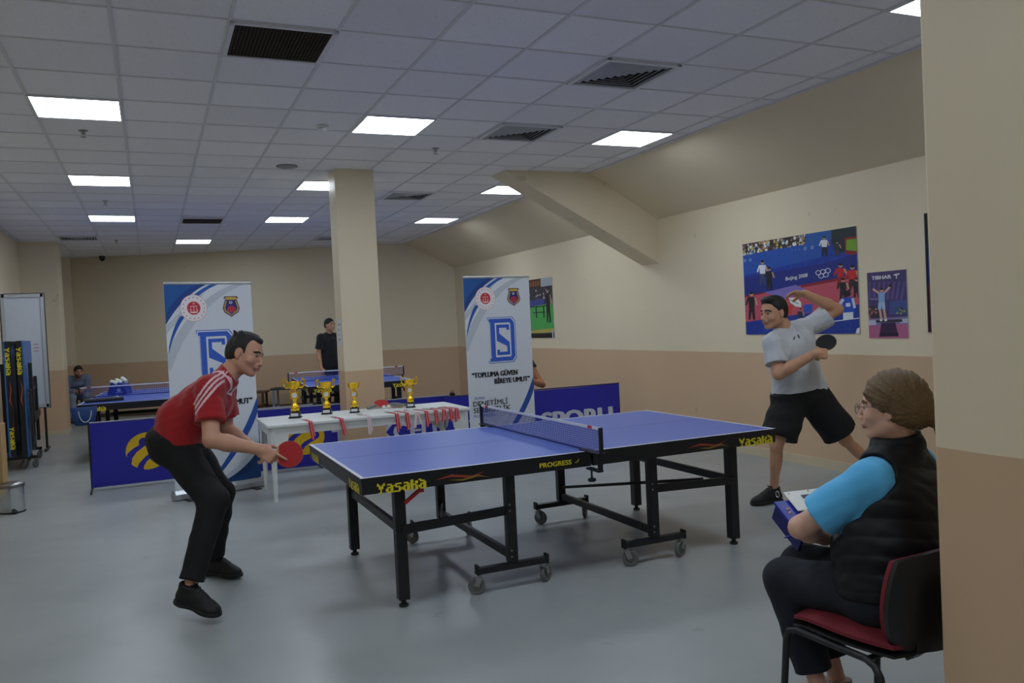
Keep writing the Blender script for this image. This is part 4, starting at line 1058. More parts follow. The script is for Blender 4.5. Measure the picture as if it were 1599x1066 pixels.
def surface(f, h, pad=.03):
    lo, hi = f.bb; lo = np.array(lo, float)-pad; hi = np.array(hi, float)+pad
    B = 4; n = np.ceil((hi-lo)/(h*B)).astype(int)+1
    I = np.stack(np.meshgrid(*[np.arange(k) for k in n], indexing='ij'), -1).reshape(-1, 3)
    C = (lo+(I*B+1.5)*h).astype(F32); dc = f(C)
    N = n*B; D = np.repeat(np.repeat(np.repeat(dc.reshape(n), B, 0), B, 1), B, 2).astype(F32)
    act = I[np.abs(dc) < h*B*1.35+.006]
    off = np.stack(np.meshgrid(*[np.arange(B)]*3, indexing='ij'), -1).reshape(-1, 3)
    for s in range(0, len(act), 6000):
        J = (act[s:s+6000, None, :]*B+off[None]).reshape(-1, 3)
        D[J[:, 0], J[:, 1], J[:, 2]] = f((lo+J*h).astype(F32))
    S = D < 0
    c = np.zeros(tuple(N-1), np.int8)
    for dx in (0, 1):
        for dy in (0, 1):
            for dz in (0, 1): c += S[dx:N[0]-1+dx, dy:N[1]-1+dy, dz:N[2]-1+dz]
    cells = np.argwhere((c > 0) & (c < 8)); idx = np.full(tuple(N-1), -1, np.int32); idx[tuple(cells.T)] = np.arange(len(cells))
    acc = np.zeros((len(cells), 3)); cnt = np.zeros(len(cells))
    cor = [(a, b_, c_) for a in (0, 1) for b_ in (0, 1) for c_ in (0, 1)]
    for a in cor:
        for ax in range(3):
            if a[ax]: continue
            b_ = list(a); b_[ax] = 1
            A = D[tuple((cells+a).T)]; Bv = D[tuple((cells+b_).T)]; m = (A < 0) != (Bv < 0)
            t = A[m]/(A[m]-Bv[m]); p = np.array(a, float)[None].repeat(m.sum(), 0); p[:, ax] = t; acc[m] += p; cnt[m] += 1
    V = lo+(cells+acc/cnt[:, None])*h
    Fs = []
    for ax in range(3):
        u, w = (ax+1) % 3, (ax+2) % 3
        sl0 = [slice(1, -1)]*3; sl1 = [slice(1, -1)]*3
        sl0[ax] = slice(0, -1); sl1[ax] = slice(1, None)
        A, Bv = S[tuple(sl0)], S[tuple(sl1)]
        E = np.argwhere(A != Bv)
        if len(E) == 0: continue
        inside = A[tuple(E.T)]
        base = E.copy(); 
        for q in range(3):
            if q != ax: base[:, q] += 1
        def ci(du, dw):
            q = base.copy(); q[:, u] -= du; q[:, w] -= dw; return idx[tuple(q.T)]
        q = np.stack([ci(1, 1), ci(0, 1), ci(0, 0), ci(1, 0)], 1)
        q[~inside] = q[~inside][:, ::-1]; Fs.append(q)
    Fc = np.concatenate(Fs); Fc = Fc[(Fc >= 0).all(1)]
    return V, Fc
def skin_mesh(name, sdf, mats, root, h=.005, pick=None, origin=None, fixm=None):
    V, Fc = surface(sdf, h)
    if origin is not None: V = V-origin
    me = bpy.data.meshes.new(name); me.vertices.add(len(V)); me.vertices.foreach_set('co', V.astype(F32).ravel())
    me.loops.add(Fc.size); me.loops.foreach_set('vertex_index', Fc.astype(np.int32).ravel())
    me.polygons.add(len(Fc)); me.polygons.foreach_set('loop_start', np.arange(0, Fc.size, 4, dtype=np.int32)); me.polygons.foreach_set('loop_total', np.full(len(Fc), 4, np.int32))
    for m in mats: me.materials.append(m)
    me.polygons.foreach_set('use_smooth', np.ones(len(Fc), bool))
    if pick is not None:
        c = V[Fc].mean(1)+(origin if origin is not None else 0); me.polygons.foreach_set('material_index', pick(c).astype(np.int32))
    me.update(calc_edges=True); me.validate()
    o = bpy.data.objects.new(name, me); col.objects.link(o); o.parent = root
    return o

SKIN = lambda n, c: mat(n, c, .5, var=.05, scale=20, spec=.35)
def head_axes(f, u):
    f = nrm(f); r = nrm(np.cross(f, u)); u = np.cross(r, f); return r, f, u       # right, forward, up
class Head:
    def __init__(s, c, f, u, k=1.0, female=False):
        s.c = np.array(c, float); s.r, s.f, s.u = head_axes(f, u); s.k = k; s.female = female
        s.M = np.stack([s.r, s.f, s.u], 1)
    def p(s, x, y, z): return s.c+(s.r*x+s.f*y+s.u*z)*s.k
    def loc(s, P): return ((P-s.c) @ s.M)/s.k
    def e(s, c, r): return ellip(s.p(*c), np.array(r)*s.k, s.M)
    def cone(s, a, b, r1, r2): return rcone(s.p(*a), s.p(*b), r1*s.k, r2*s.k)
    def skin(s, b, neck, nr=.056):
        b.add(s.e((0, -.014, .030), (.075, .096, .084)), .02)
        b.add(s.e((0, .026, -.022), (.062, .066, .088)), .03)
        b.add(s.cone((-.047, .0, -.062), (-.018, .058, -.094), .020, .019), .025); b.add(s.cone((.047, .0, -.062), (.018, .058, -.094), .020, .019), .025)
        b.add(s.e((0, .074, -.098), (.022, .018, .016)), .018)
        b.add(s.e((-.040, .060, -.030), (.022, .020, .020)), .02); b.add(s.e((.040, .060, -.030), (.022, .020, .020)), .02)
        b.add(s.cone((-.034, .078, .021), (.034, .078, .021), .009, .009), .014)
        for q in (-1, 1): b.sub(s.e((q*.031, .098, .000), (.019, .020, .013)), .012)
        for q in (-1, 1): b.add(s.e((q*.031, .072, .0100), (.0165, .0150, .0065)), .004); b.add(s.e((q*.031, .072, -.0105), (.0155, .0135, .0050)), .004)
        b.add(s.cone((0, .086, .010), (0, .110, -.034), .007, .0095), .008)
        for q in (-1, 1): b.add(s.e((q*.011, .098, -.038), (.008, .011, .008)), .006)
        b.add(s.e((0, .090, -.056), (.026, .012, .014)), .012)
        b.add(s.e((0, .099, -.0615), (.022, .0075, .0055)), .004); b.add(s.e((0, .097, -.0725), (.019, .0075, .006)), .004)
        b.sub(s.e((0, .108, -.067), (.022, .006, .0016)), .003)
        for q in (-1, 1):
            b.add(s.e((q*.077, -.010, -.008), (.008, .018, .031)), .006); b.sub(s.e((q*.086, -.007, -.004), (.005, .010, .017)), .005)
            b.add(s.e((q*.074, -.004, -.034), (.007, .010, .010)), .006)
        b.add(rcone(s.p(0, -.022, -.05), neck, nr*.98*s.k, nr*1.06*s.k), .028)
    def pick_idx(s, P, lip=1, brow=2, beard=3, has_beard=True):
        L = s.loc(P); x, y, z = np.abs(L[:, 0]), L[:, 1], L[:, 2]; out = np.zeros(len(P), int)
        if has_beard: out[(z < -.040-.35*np.maximum(0, .03-x)) & (z > -.125) & (y > -.01) & (y > .0+(z+.11)*-.2) & (x < .075)] = beard
        out[(y > .088) & (x < .020) & (z < -.057) & (z > -.077)] = lip
        zz = .024+.10*x-1.6*np.maximum(0, x-.034)**1.2
        out[(y > .05) & (x > .011) & (x < .052) & (np.abs(z-zz) < .0055)] = brow
        return out
    def eyes(s, root, origin, iris=(50, 34, 26)):
        for q in (-1, 1):
            b = MB(); c = Vector(s.p(q*.0305, .0718, .0)-origin); M = Matrix(s.M.tolist())
            b.use(mat('eye_white', (172, 164, 158), .25, var=.02))
            b.lathe([(.001, -.0118), (.006, -.0105), (.0105, -.006), (.0122, 0), (.0108, .006), (.0072, .0098), (.0055, .0108)], c, 14, M @ frame((1,0,0), (0,0,-1), (0,1,0)))
            b.use(mat('eye_iris_%d' % iris[0], iris, .2)); b.lathe([(.0074, .0100), (.0045, .0122), (.001, .0127)], c, 14, M @ frame((1,0,0), (0,0,-1), (0,1,0)))
            b.build('eye', None, root) if s.k > 0 else None
    def hair(s, spec='short'):
        h = Sdf(); h.add(s.e((0, -.016, .034), (.0815, .1035, .093)), .01)
        h.add(s.e((0, -.045, -.01), (.074, .072, .075)), .02)
        return h
def hand_parts(wr, d, n, t, curls, thumb=.3, k=1.0, spread=0, index=None):
    """wrist, finger direction, palm normal, thumb side; returns distance field of the hand"""
    wr = np.array(wr, float); d = nrm(d); n = nrm(np.array(n)-d*np.dot(n, d)); t = nrm(np.array(t)-d*np.dot(t, d)-n*np.dot(t, n))
    M = np.stack([t, d, n], 1); S = Sdf()
    S.add(rbox(wr+d*.048*k, (.040*k, .046*k, .0135*k), .0125*k, M), .01)
    S.add(rcone(wr-d*.012, wr+d*.02*k, .025*k, .022*k), .018)
    S.add(ellip(wr+d*.035*k+t*.022*k+n*.008*k, (.018*k, .030*k, .014*k), M), .012)
    L = [.074, .083, .077, .060]
    for i, off in enumerate((.030, .0105, -.0095, -.029)):
        c = curls[i] if hasattr(curls, '__len__') else curls
        b = wr+d*(.088-.004*abs(i-1))*k+t*off*k; a = 0; r = (.0088, .0090, .0086, .0076)[i]*k
        dd = nrm(d+t*spread*(1.2-i)*.3)
        for j, sg in enumerate((.45, .31, .24)):
            a += c*(.75, 1.1, .75)[j]; di = dd*math.cos(a)+n*math.sin(a); e = b+di*L[i]*sg*k
            S.add(rcone(b, e, r, r*.92), .004 if j else .008); b = e; r *= .92
    b = wr+d*.022*k+t*.032*k+n*.008*k; e = b+nrm(t*.75+d*.75+n*thumb)*.040*k; S.add(rcone(b, e, .0135*k, .011*k), .010)
    e2 = e+nrm(t*.15+d*.95+n*thumb*1.2)*.030*k; S.add(rcone(e, e2, .011*k, .0095*k), .005)
    return S
def shoe(root, name, ank, toe_dir, sole_n, m_up, m_sole, origin, L=.285, k=1.0, heel_drop=.085, lace=True, h=.005):
    """ank = ankle joint; builds the shoe and its sole, sole normal sole_n (up)"""
    up = nrm(sole_n); f = nrm(np.array(toe_dir)-up*np.dot(toe_dir, up)); s = np.cross(f, up); M = np.stack([s, f, up], 1)
    o = np.array(ank, float)-up*heel_drop*k
    P = lambda x, y, z: o+(s*x+f*y+up*z)*k
    S = Sdf()
    S.add(ellip(P(0, -.025, .040), (.036*k, .048*k, .045*k), M), .02)
    S.add(rcone(P(0, .0, .050), P(0, .12, .036), .045*k, .038*k), .03)
    S.add(ellip(P(.004, .145, .028), (.047*k, .062*k, .030*k), M), .03)
    S.add(rcone(P(0, -.012, .06), P(0, -.006, .115), .044*k, .046*k), .02)
    S.add(ellip(P(0, .055, .066), (.036*k, .07*k, .030*k), M), .02); S.add(rcone(P(0, .03, .10), P(0, .09, .06), .03*k, .028*k), .02)
    S.cut(P(0, 0, .006), -up, .004); S.cut(P(0, 0, .120), nrm(up+f*.12), .004)
    S.disp(ripple(.0012*k, 90, 3))
    pk = None
    o1 = skin_mesh(name, S, [m_up], root, h, None, origin)
    T = Sdf(); T.add(ellip(P(0, -.028, .012), (.042*k, .052*k, .05*k), M), .02); T.add(rbox(P(0, .06, .010), (.036*k, .09*k, .03*k), .02*k, M), .03); T.add(ellip(P(.004, .142, .01), (.052*k, .072*k, .05*k), M), .03)
    T.cut(P(0, 0, .0), -up, .003); T.cut(P(0, 0, .022), up, .004)
    o2 = skin_mesh('sole', T, [m_sole], o1, h, None, origin)
    if lace:
        b = MB()
        for j in range(5):
            y = .035+.02*j; z = .128-.0125*j
            b.tube([Vector(P(-.024, y, z-.006)-origin), Vector(P(0, y+.004, z+.002)-origin), Vector(P(.024, y, z-.006)-origin)], .0035*k, 6)
        b.tube([Vector(P(-.03, .03, .128)-origin), Vector(P(-.012, .046, .136)-origin), Vector(P(0, .044, .128)-origin), Vector(P(.014, .046, .136)-origin), Vector(P(.03, .03, .128)-origin)], .003*k, 6)
        b.build('lace', m_up, o1)
    return o1

def figure(name, label, J, spec, group=None):
    """J joints (room coordinates), spec: looks. Body is one mesh; hair, eyes and clothing are its children."""
    h = spec.get('h', .006); k = spec.get('k', 1.0); g = spec.get('girth', 1.0)
    J = {a: np.array(b, float) for a, b in J.items()}
    org = np.array([spec['base'][0], spec['base'][1], 0.]); root = thing(name, label, 'person', tuple(org), 0, group)
    hd = Head(J['head'], spec['face'], spec['headup'], spec.get('headk', 1.0))
    sR, sL, hR, hL, nk = J['shR'], J['shL'], J['hipR'], J['hipL'], J['neck']
    mid = (sR+sL)/2; pel = (hR+hL)/2; sp = nrm(mid-pel)          # spine up
    side = nrm((sR-sL)-sp*np.dot(sR-sL, sp)); fwd = np.cross(sp, side)*1.0     # body forward
    if np.dot(fwd, spec.get('front', spec['face'])) < 0: fwd = -fwd
    hs = nrm(hR-hL)
    Ltor = np.linalg.norm(mid-pel)
    def torso(S, e=0., belly=1.0):
        a = .105*g+e
        bend = J.get('waist', pel+sp*Ltor*.35)
        for sh, hp, q in ((sR, hR, 1), (sL, hL, -1)):
            c = lerp(mid, sh, .50)-sp*.09*k; w_ = bend+side*q*.055*g
            S.add(rcone(c, w_, (.098*g+e), (.090*g*belly+e)), .04)
            S.add(rcone(w_, hp+sp*.04, (.090*g*belly+e), (.098*g+e)), .04)
            S.add(rcone(nk-sp*.015, lerp(mid, sh, .80)+sp*.01, .046*g+e*.8, .050*g+e), .03)
        S.add(rcone(mid-sp*.09*k+fwd*.01, bend+fwd*.012, .100*g+e, .100*g*belly+e), .03)
        S.add(rcone(bend+fwd*.012, pel+fwd*.0, .100*g*belly+e, .100*g+e), .03)
        S.add(ellip(lerp(hR, hL, .5)-fwd*.03, (.155*g+e, .115*g+e, .10*g+e), np.stack([hs, nrm(np.cross(sp, hs)), nrm(np.cross(hs, np.cross(sp, hs)))], 1)), .03)
    def arm(S, s_, e, w, ex=0., upto=None):
        ak = spec.get('armk', 1.0)*k; S.add(rcone(s_, e, .050*ak+ex, .039*ak+ex), .03); S.add(rcone(e, lerp(e, w, .35), .038*ak+ex, .039*ak+ex), .02); S.add(rcone(lerp(e, w, .3), w, .039*ak+ex, .0265*ak+ex), .02)
        S.add(ellip(s_, (.058*k+ex,)*3), .03)
    def leg(S, hp, kn, an, ex=0.):
        S.add(rcone(hp, kn, .083*g*k+ex, .054*k+ex), .03); S.add(rcone(kn, an, .050*k+ex, .036*k+ex), .025)
        back = nrm(np.cross(np.cross(kn-hp, an-kn), an-kn)) if np.linalg.norm(np.cross(nrm(kn-hp), nrm(an-kn))) > .12 else -fwd
        if np.dot(back, spec.get('calf', -fwd)) < 0: back = -back
        S.add(ellip(lerp(kn, an, .30)+back*.022*k, (.046*k+ex, .046*k+ex, .12*k+ex), np.stack([nrm(np.cross(an-kn, back)), back, nrm(np.cross(back, np.cross(an-kn, back)))], 1)), .03)
    # skin
    B = Sdf(); hd.skin(B, nk+sp*.01, spec.get('neckr', .056))
    torso(B, -.014)
    arm(B, sR, J['elR'], J['wrR']); arm(B, sL, J['elL'], J['wrL'])
    leg(B, hR, J['kneeR'], J['ankR'], -.006); leg(B, hL, J['kneeL'], J['ankL'], -.006)
    for s_ in 'RL':
        if 'foot'+s_ in spec:
            fd, un = spec['foot'+s_]; B.add(rcone(J['ank'+s_], J['ank'+s_]+nrm(fd)*.10-nrm(un)*.055, .030, .014), .02)
    hspec = spec.get('hands', {})
    for s_ in 'RL':
        w = J['wr'+s_]
        hh = hspec.get(s_)
        if hh is None:
            d = nrm(w-J['el'+s_]); hh = dict(d=d, n=nrm(-side*(1 if s_ == 'R' else -1)), t=fwd, curls=.35)
        hp = dict(hh); hp.setdefault('k', k*.98); q = hand_parts(w, hp.pop('d'), hp.pop('n'), hp.pop('t'), hp.pop('curls'), **hp); B.union(q, .012)
    mats = [SKIN('skin_'+spec['id'], spec['skin']), SKIN('lips_'+spec['id'], spec.get('lips', (180, 112, 96))), mat('brow_'+spec['id'], spec['hairc'], .8), SKIN('stubble_'+spec['id'], spec.get('beard', tuple(int(c*.8) for c in spec['skin'])))]
    def pick(P): 
        near = np.linalg.norm(P-hd.c, axis=1) < .17; out = np.zeros(len(P), int)
        out[near] = hd.pick_idx(P[near], has_beard='beard' in spec); return out
    skin_mesh('body', B, mats, root, h, pick, org)
    hd.eyes(root, org)
    # hair
    H_ = hd.hair()
    if 'hairfn' in spec: spec['hairfn'](H_, hd)
    else:
        cutp = hd.p(0, .062, .040)
        H_.cut(hd.p(0, .070, .050), nrm(hd.f*.9-hd.u*.45), .01); H_.cut(hd.p(0, -.02, -.045), -hd.u+hd.f*.25, .006)
        for q in (-1, 1): H_.sub(hd.e((q*.085, .055, -.035), (.05, .060, .062)), .008); H_.sub(hd.e((q*.085, -.004, -.015), (.03, .022, .036)), .008)
        H_.disp(ripple(.0022, 160, 5, hd.f))
    hm = mat('hair_'+spec['id'], spec['hairc'], .55, var=.35, scale=60, bump=.5, bscale=160)
    skin_mesh('hair', H_, [hm], root, min(h, .005), None, org)
    # clothing
    top = spec['top']; cloth = mat('cloth_'+spec['id'], top['rgb'], .85, var=.05, bump=.15, bscale=260, sheen=.2)
    S = Sdf(); e = top.get('e', .014); torso(S, e, top.get('belly', 1.0))
    if 'drape' in top:
        for da, db, r1, r2 in top['drape']: S.add(rcone(mid+side*da[0]+fwd*da[1]+sp*da[2], pel+side*db[0]+fwd*db[1]+sp*db[2], r1, r2), .04)
    hem = pel-sp*top.get('hem', .02)
    S.cut(hem, nrm(-sp+fwd*top.get('hemtilt', 0)), .008)
    sleeve = top.get('sleeve', .62)
    for s_, e_, w_ in ((sR, J['elR'], J['wrR']), (sL, J['elL'], J['wrL'])):
        A = Sdf(); ax = nrm(e_-s_); A.add(ellip(s_, (.062*k+e,)*3), .02)
        if sleeve <= 1:
            L = np.linalg.norm(e_-s_)*sleeve; A.add(rcone(s_, s_+ax*(L+.05), .054*k+e, .052*k+e+top.get('flare', .012)), .03); A.cut(s_+ax*L, ax, .004)
        else:
            A.add(rcone(s_, e_, .052*k+e, .042*k+e), .03); A.add(rcone(e_, w_, .042*k+e, .032*k+e), .02); A.cut(w_-nrm(w_-e_)*.02, nrm(w_-e_), .004)
        if sleeve > 0: S.union(A, .025)
    na = nrm(nrm(hd.c-nk)*.8+fwd*.25)
    S.sub(rcone(nk+na*top.get('neckcut', .045), nk+na*.22, .060, .075), .006)
    if top.get('collar'):
        ring = Sdf(); ring.add(rcone(nk-sp*.01, nk+nrm(hd.c-nk)*.040, .074, .069), .01); ring.sub(rcone(nk+sp*.0, nk+nrm(hd.c-nk)*.12, .054, .054), .006); ring.cut(nk+nrm(hd.c-nk)*.042, nrm((hd.c-nk)+fwd*.05), .004); S.union(ring, .012)
    S.disp(ripple(top.get('wr', .004), 34, 7, side+sp*.4)); S.disp(ripple(.0015, 90, 9))
    o = skin_mesh(top.get('name', 't_shirt'), S, [cloth]+top.get('mats', []), root, h, top.get('pick', None) and (lambda P: top['pick'](P, dict(side=side, sp=sp, fwd=fwd, J=J, mid=mid, pel=pel))), org)
    spec['_top'] = o; spec['_fr'] = dict(side=side, sp=sp, fwd=fwd, mid=mid, pel=pel, J=J, org=org, root=root, hd=hd)
    bot = spec['bottom']; bm2 = mat('cloth_bottom_'+spec['id'], bot['rgb'], .85, var=.08, bump=.15, bscale=200)
    S = Sdf(); eb = bot.get('e', .014)
    S.add(ellip(pel-fwd*.028-sp*.01, (.158*g+eb, .118*g+eb, .10*g+eb), np.stack([hs, nrm(np.cross(sp, hs)), nrm(np.cross(hs, np.cross(sp, hs)))], 1)), .03)
    S.add(rcone(pel+sp*.10, pel, .112*g+eb*.2, .118*g+eb*.5), .03)
    for q in (1, -1): S.add(rcone(pel+sp*.08+side*q*.05, (hR if q > 0 else hL)-fwd*.015, .095*g+eb*.3, .097*g+eb), .03)
    S.cut(pel+sp*bot.get('waist', .09), sp, .006)
    for hp, kn, an in ((hR, J['kneeR'], J['ankR']), (hL, J['kneeL'], J['ankL'])):
        A = Sdf()
        if bot.get('short'):
            ax = nrm(kn-hp); L = np.linalg.norm(kn-hp)*bot['short']
            A.add(rcone(hp, hp+ax*(L+.06), .088*g*k+eb, .078*g*k+eb+.022), .03); A.cut(hp+ax*L, ax, .004)
        else:
            A.add(rcone(hp, kn, .086*g*k+eb, .060*k+eb), .03); A.add(rcone(kn, an+nrm(an-kn)*.05, .060*k+eb, .042*k+eb*bot.get('cuff', 1)), .03); A.cut(an-nrm(an-kn)*bot.get('ankle', .03), nrm(an-kn), .004)
        S.union(A, .04)
    S.disp(ripple(bot.get('wr', .004), 30, 17, (0, 0, 1))); S.disp(ripple(.0015, 80, 19))
    skin_mesh(bot.get('name', 'trousers'), S, [bm2], root, h, None, org)
    for s_ in 'RL':
        if 'foot'+s_ in spec:
            fd, un = spec['foot'+s_]; shoe(root, 'shoe', J['ank'+s_], fd, un, mat('shoe_'+spec['id'], spec.get('shoec', (22, 22, 24)), .7, bump=.2, bscale=150), mat('sole_'+spec['id'], spec.get('solec', (26, 26, 28)), .7), org, k=spec.get('shoek', 1.0), h=max(.0045, h*.9), lace=spec.get('lace', True))
    return root
# ---------------------------------------------------------------- man in red
CR = Vector((.914, -.402, 0)); CF = Vector((.402, .916, 0))
def cam3(a, b, c): return np.array((CR*a+CF*b).to_tuple())+np.array((0, 0, c))   # room direction from (rightwards, away, up)
red = dict(head=(-.452, .852, 1.425), neck=(-.572, .868, 1.285), shR=(-.672, .745, 1.235), shL=(-.580, 1.045, 1.215), elR=(-.683, .614, .965), wrR=(-.475, .597, .893),
           elL=(-.569, 1.091, .965), wrL=(-.44, .98, .862), waist=(-.795, .985, 1.055), hipR=(-.868, .925, .915), hipL=(-.815, 1.085, .905), kneeR=(-.684, .665, .615), ankR=(-.845, .553, .170),
           kneeL=(-.612, 1.19, .555), ankL=(-.668, 1.368, .100))
def grip(C, hx, d, right=True, k=.98, reach=.115, depth=.024):
    """wrist and hand axes for a hand closed round a bat handle: C blade centre, hx handle-to-blade direction, d finger direction"""
    hx = nrm(hx); d = nrm(d); t = nrm(hx-d*np.dot(hx, d)); n = nrm(np.cross(t, d)) if right else nrm(np.cross(d, t))
    return np.array(C)-hx*reach-n*depth-d*.052*k, d, n, t
def red_pick(P, d):
    out = np.zeros(len(P), int); J = d['J']
    a, b = J['shR'], J['elR']; ax = nrm(b-a)
    n0 = nrm(J['neck']-a)
    # stripes from the collar along the shoulder and down the sleeve
    out_dir = nrm(np.cross(ax, d['fwd'])); 
    if np.dot(out_dir, d['side']) < 0: out_dir = -out_dir
    for s_ in 'RL':
        a, b = J['sh'+s_], J['el'+s_]; ax = nrm(b-a); od = d['side']*(1 if s_ == 'R' else -1)
        x = (P-a) @ d['fwd']; t = (P-a) @ ax; o_ = (P-a) @ od
        on = (o_ > -.11) & (t > -.12)
        u = x-.012
        onn = on & (((P-a) @ nrm(od-ax*.8) > -.01))
        for c in (-.024, .0, .024): out[onn & (np.abs(u-c) < .0065)] = 1
    # faint white lettering across the upper back
    for i_, (c0, w0) in enumerate(((0, .010), (.022, .008), (.044, .010), (.062, .006))):
        q = np.array((-.775, .905, 1.275)); u_ = (P-q) @ nrm(cam3(.55, -.1, .8)); v_ = (P-q) @ nrm(cam3(.8, -.1, -.55))
        out[(np.abs(u_-c0+.03) < w0*.6) & (np.abs(v_) < .016) & ((P-q) @ cam3(0, 1, 0) < .1)] = 2
    nk = J['neck']; hv = nrm(J['head']-nk); r = (P-nk) @ hv
    dd = np.linalg.norm((P-nk)-r[:, None]*hv, axis=1)
    out[(np.abs(dd-.082) < .006) & (r > -.06) & (r < .04)] = 1
    return out
def red_hair(H_, hd):
    H_.cut(hd.p(0, .030, .070), nrm(hd.f*.80-hd.u*.10), .012); H_.cut(hd.p(0, -.02, -.050), -hd.u+hd.f*.15, .006)
    H_.add(hd.e((0, .03, .088), (.040, .045, .028)), .02)
    H_.add(hd.cone((.045, .035, .03), (.072, .012, -.010), .010, .007), .01); H_.add(hd.cone((-.045, .035, .03), (-.072, .012, -.010), .010, .007), .01)
    for q in (-1, 1): H_.sub(hd.e((q*.088, .0, -.020), (.03, .024, .036)), .008); H_.sub(hd.e((q*.085, .06, -.03), (.045, .045, .06)), .008)
    for i in range(14):
        a = i*.9; x = .05*math.cos(a*2.3); y = -.07+.012*(i % 5); z = .085+.01*math.sin(a)
        H_.add(hd.cone((x, y, z), (x*1.15, y-.022, z+.024), .011, .003), .008)
    H_.disp(ripple(.0028, 130, 5, hd.f))
RC = np.array((-.276, .556, .848)); RX = cam3(.96, .12, -.05)
rw, rd_, rn_, rt_ = grip(RC, RX, cam3(.80, .0, -.56)); red['wrR'] = rw
spec = dict(id='red_player', h=.005, k=1.0, girth=1.13, armk=1.16, base=(-.75, .95), face=cam3(.93, -.16, -.30), headup=(.25, .1, .97), front=(.8, .1, -.4), skin=(200, 150, 124), beard=(189, 141, 116), hairc=(26, 22, 22),
    hairfn=red_hair, headk=1.04,
    top=dict(name='polo_shirt', rgb=(160, 14, 22), sleeve=.66, hem=-.01, hemtilt=-.1, collar=True, e=.017, belly=1.16, wr=.006, flare=.018, mats=[mat('pink_white_stripe', (226, 190, 196), .8), mat('faded_white_print', (196, 150, 150), .8)], pick=red_pick),
    bottom=dict(rgb=(11, 12, 15), e=.020, ankle=.055, cuff=.9, wr=.006, waist=.10),
    footR=(cam3(.93, -.30, -.18), nrm(cam3(.19, -.1, .97))), footL=(cam3(.93, -.35, 0), (0, 0, 1)), shoec=(17, 17, 20), solec=(24, 24, 27), shoek=1.03,
    hands=dict(R=dict(d=rd_, n=rn_, t=rt_, curls=[.12, 1.25, 1.3, 1.35], thumb=1.2),
               L=dict(d=nrm(cam3(.75, -.2, -.5)), n=nrm(cam3(-.1, -.6, -.7)), t=nrm(cam3(.3, -.7, .5)), curls=[.5, .6, .7, .8], thumb=.4)))
figure('person', 'man in a red striped polo shirt crouching at the left end of the foreground table', red, spec)
fr = spec['_fr']
# white lettering on the back of the shirt and a small badge
def stick(parent, name, prnt):
    o = prnt.build(name, parent); o.location = -Vector(fr['org']); return o
bx = Vector(RX).normalized(); bn = (Vector(cam3(.10, -.97, .18))-bx*bx.dot(Vector(cam3(.10, -.97, .18)))).normalized()
bat(tuple(RC), frame(bx, bn.cross(bx), bn), 'red-faced bat in the right hand of the man in red', REDR, BLKR)

# ---------------------------------------------------------------- man in white shirt
wh = dict(head=(3.522, .860, 1.516), neck=(3.628, .862, 1.378), shR=(3.458, .800, 1.272), shL=(3.842, .880, 1.366), elR=(3.420, .715, 1.045), wrR=(3.590, .590, 1.122), elL=(4.118, .79, 1.515), wrL=(3.790, .80, 1.652),
          waist=(3.715, .850, 1.045), hipR=(3.660, .850, .845), hipL=(3.835, .830, .850), kneeR=(3.475, .835, .475), ankR=(3.510, .925, .092), kneeL=(4.105, .745, .462), ankL=(4.56, .80, .10))
WC = np.array((3.714, .517, 1.267)); WX = cam3(.45, .30, .55)
ww, wd_, wn_, wt_ = grip(WC, WX, cam3(.90, .25, -.10)); wh['wrR'] = ww
def wh_pick(P, d):
    out = np.zeros(len(P), int); c = np.array((-.95862, -4.22055, 1.53218))
    for q, s_ in (((3.552, .676, 1.310), 1), ((3.584, .663, 1.323), -1)):
        v = nrm(np.array(q)-c); w = (P-c) @ v; r = (P-c)-w[:, None]*v
        a_ = r @ cam3(1, 0, 0); b_ = r @ cam3(0, 0, 1); near = np.linalg.norm(P-np.array(q), axis=1) < .16
        out[near & (np.abs(a_-s_*.35*b_) < .006) & (np.abs(b_) < .013)] = 1
    return out
def wh_hair(H_, hd):
    H_.cut(hd.p(0, .058, .072), nrm(hd.f*.85-hd.u*.55), .012); H_.cut(hd.p(0, -.02, -.045), -hd.u+hd.f*.2, .006)
    H_.add(hd.e((0, .040, .100), (.056, .046, .024)), .02)
    for q in (-1, 1): H_.sub(hd.e((q*.088, .002, -.022), (.03, .022, .036)), .008); H_.sub(hd.e((q*.085, .066, -.03), (.045, .045, .066)), .008)
    H_.disp(ripple(.0025, 130, 5, hd.f))
spec = dict(id='white_player', h=.006, k=1.04, girth=1.24, armk=1.12, base=(3.6, .9), face=cam3(-.90, -.42, -.12), headup=(0, 0, 1), front=cam3(-.35, -.9, 0), calf=cam3(.4, .8, 0), skin=(206, 156, 124), beard=(193, 146, 117), hairc=(24, 20, 19), hairfn=wh_hair, headk=1.06, neckr=.060,
    top=dict(mats=[mat('grey_logo_print', (70, 72, 80), .8)], pick=wh_pick, rgb=(196, 199, 204), sleeve=.68, hem=.02, e=.018, belly=1.06, wr=.007, flare=.022),
    bottom=dict(name='shorts', rgb=(14, 14, 16), short=.84, e=.022, wr=.006, waist=.05),
    footR=(cam3(-.95, -.30, 0), (0, 0, 1)), footL=(cam3(.3, -.95, 0), (0, 0, 1)), shoec=(18, 18, 20), solec=(28, 28, 30),
    hands=dict(R=dict(d=wd_, n=wn_, t=wt_, curls=[1.0, 1.3, 1.3, 1.35], thumb=1.0),
               L=dict(d=nrm(cam3(-.95, -.05, .12)), n=nrm(cam3(.0, -.25, -.95)), t=nrm(cam3(-.1, .95, -.2)), curls=[.55, .5, .42, .3], thumb=.7, spread=.5)))
figure('person', 'man in a light grey t-shirt and black shorts beyond the right end of the table', wh, spec)
fr = spec['_fr']
hx = Vector(WX).normalized(); hn = Vector(cam3(-.37, -.66, .65)); hn = (hn-hx*hx.dot(hn)).normalized(); hy = hn.cross(hx)
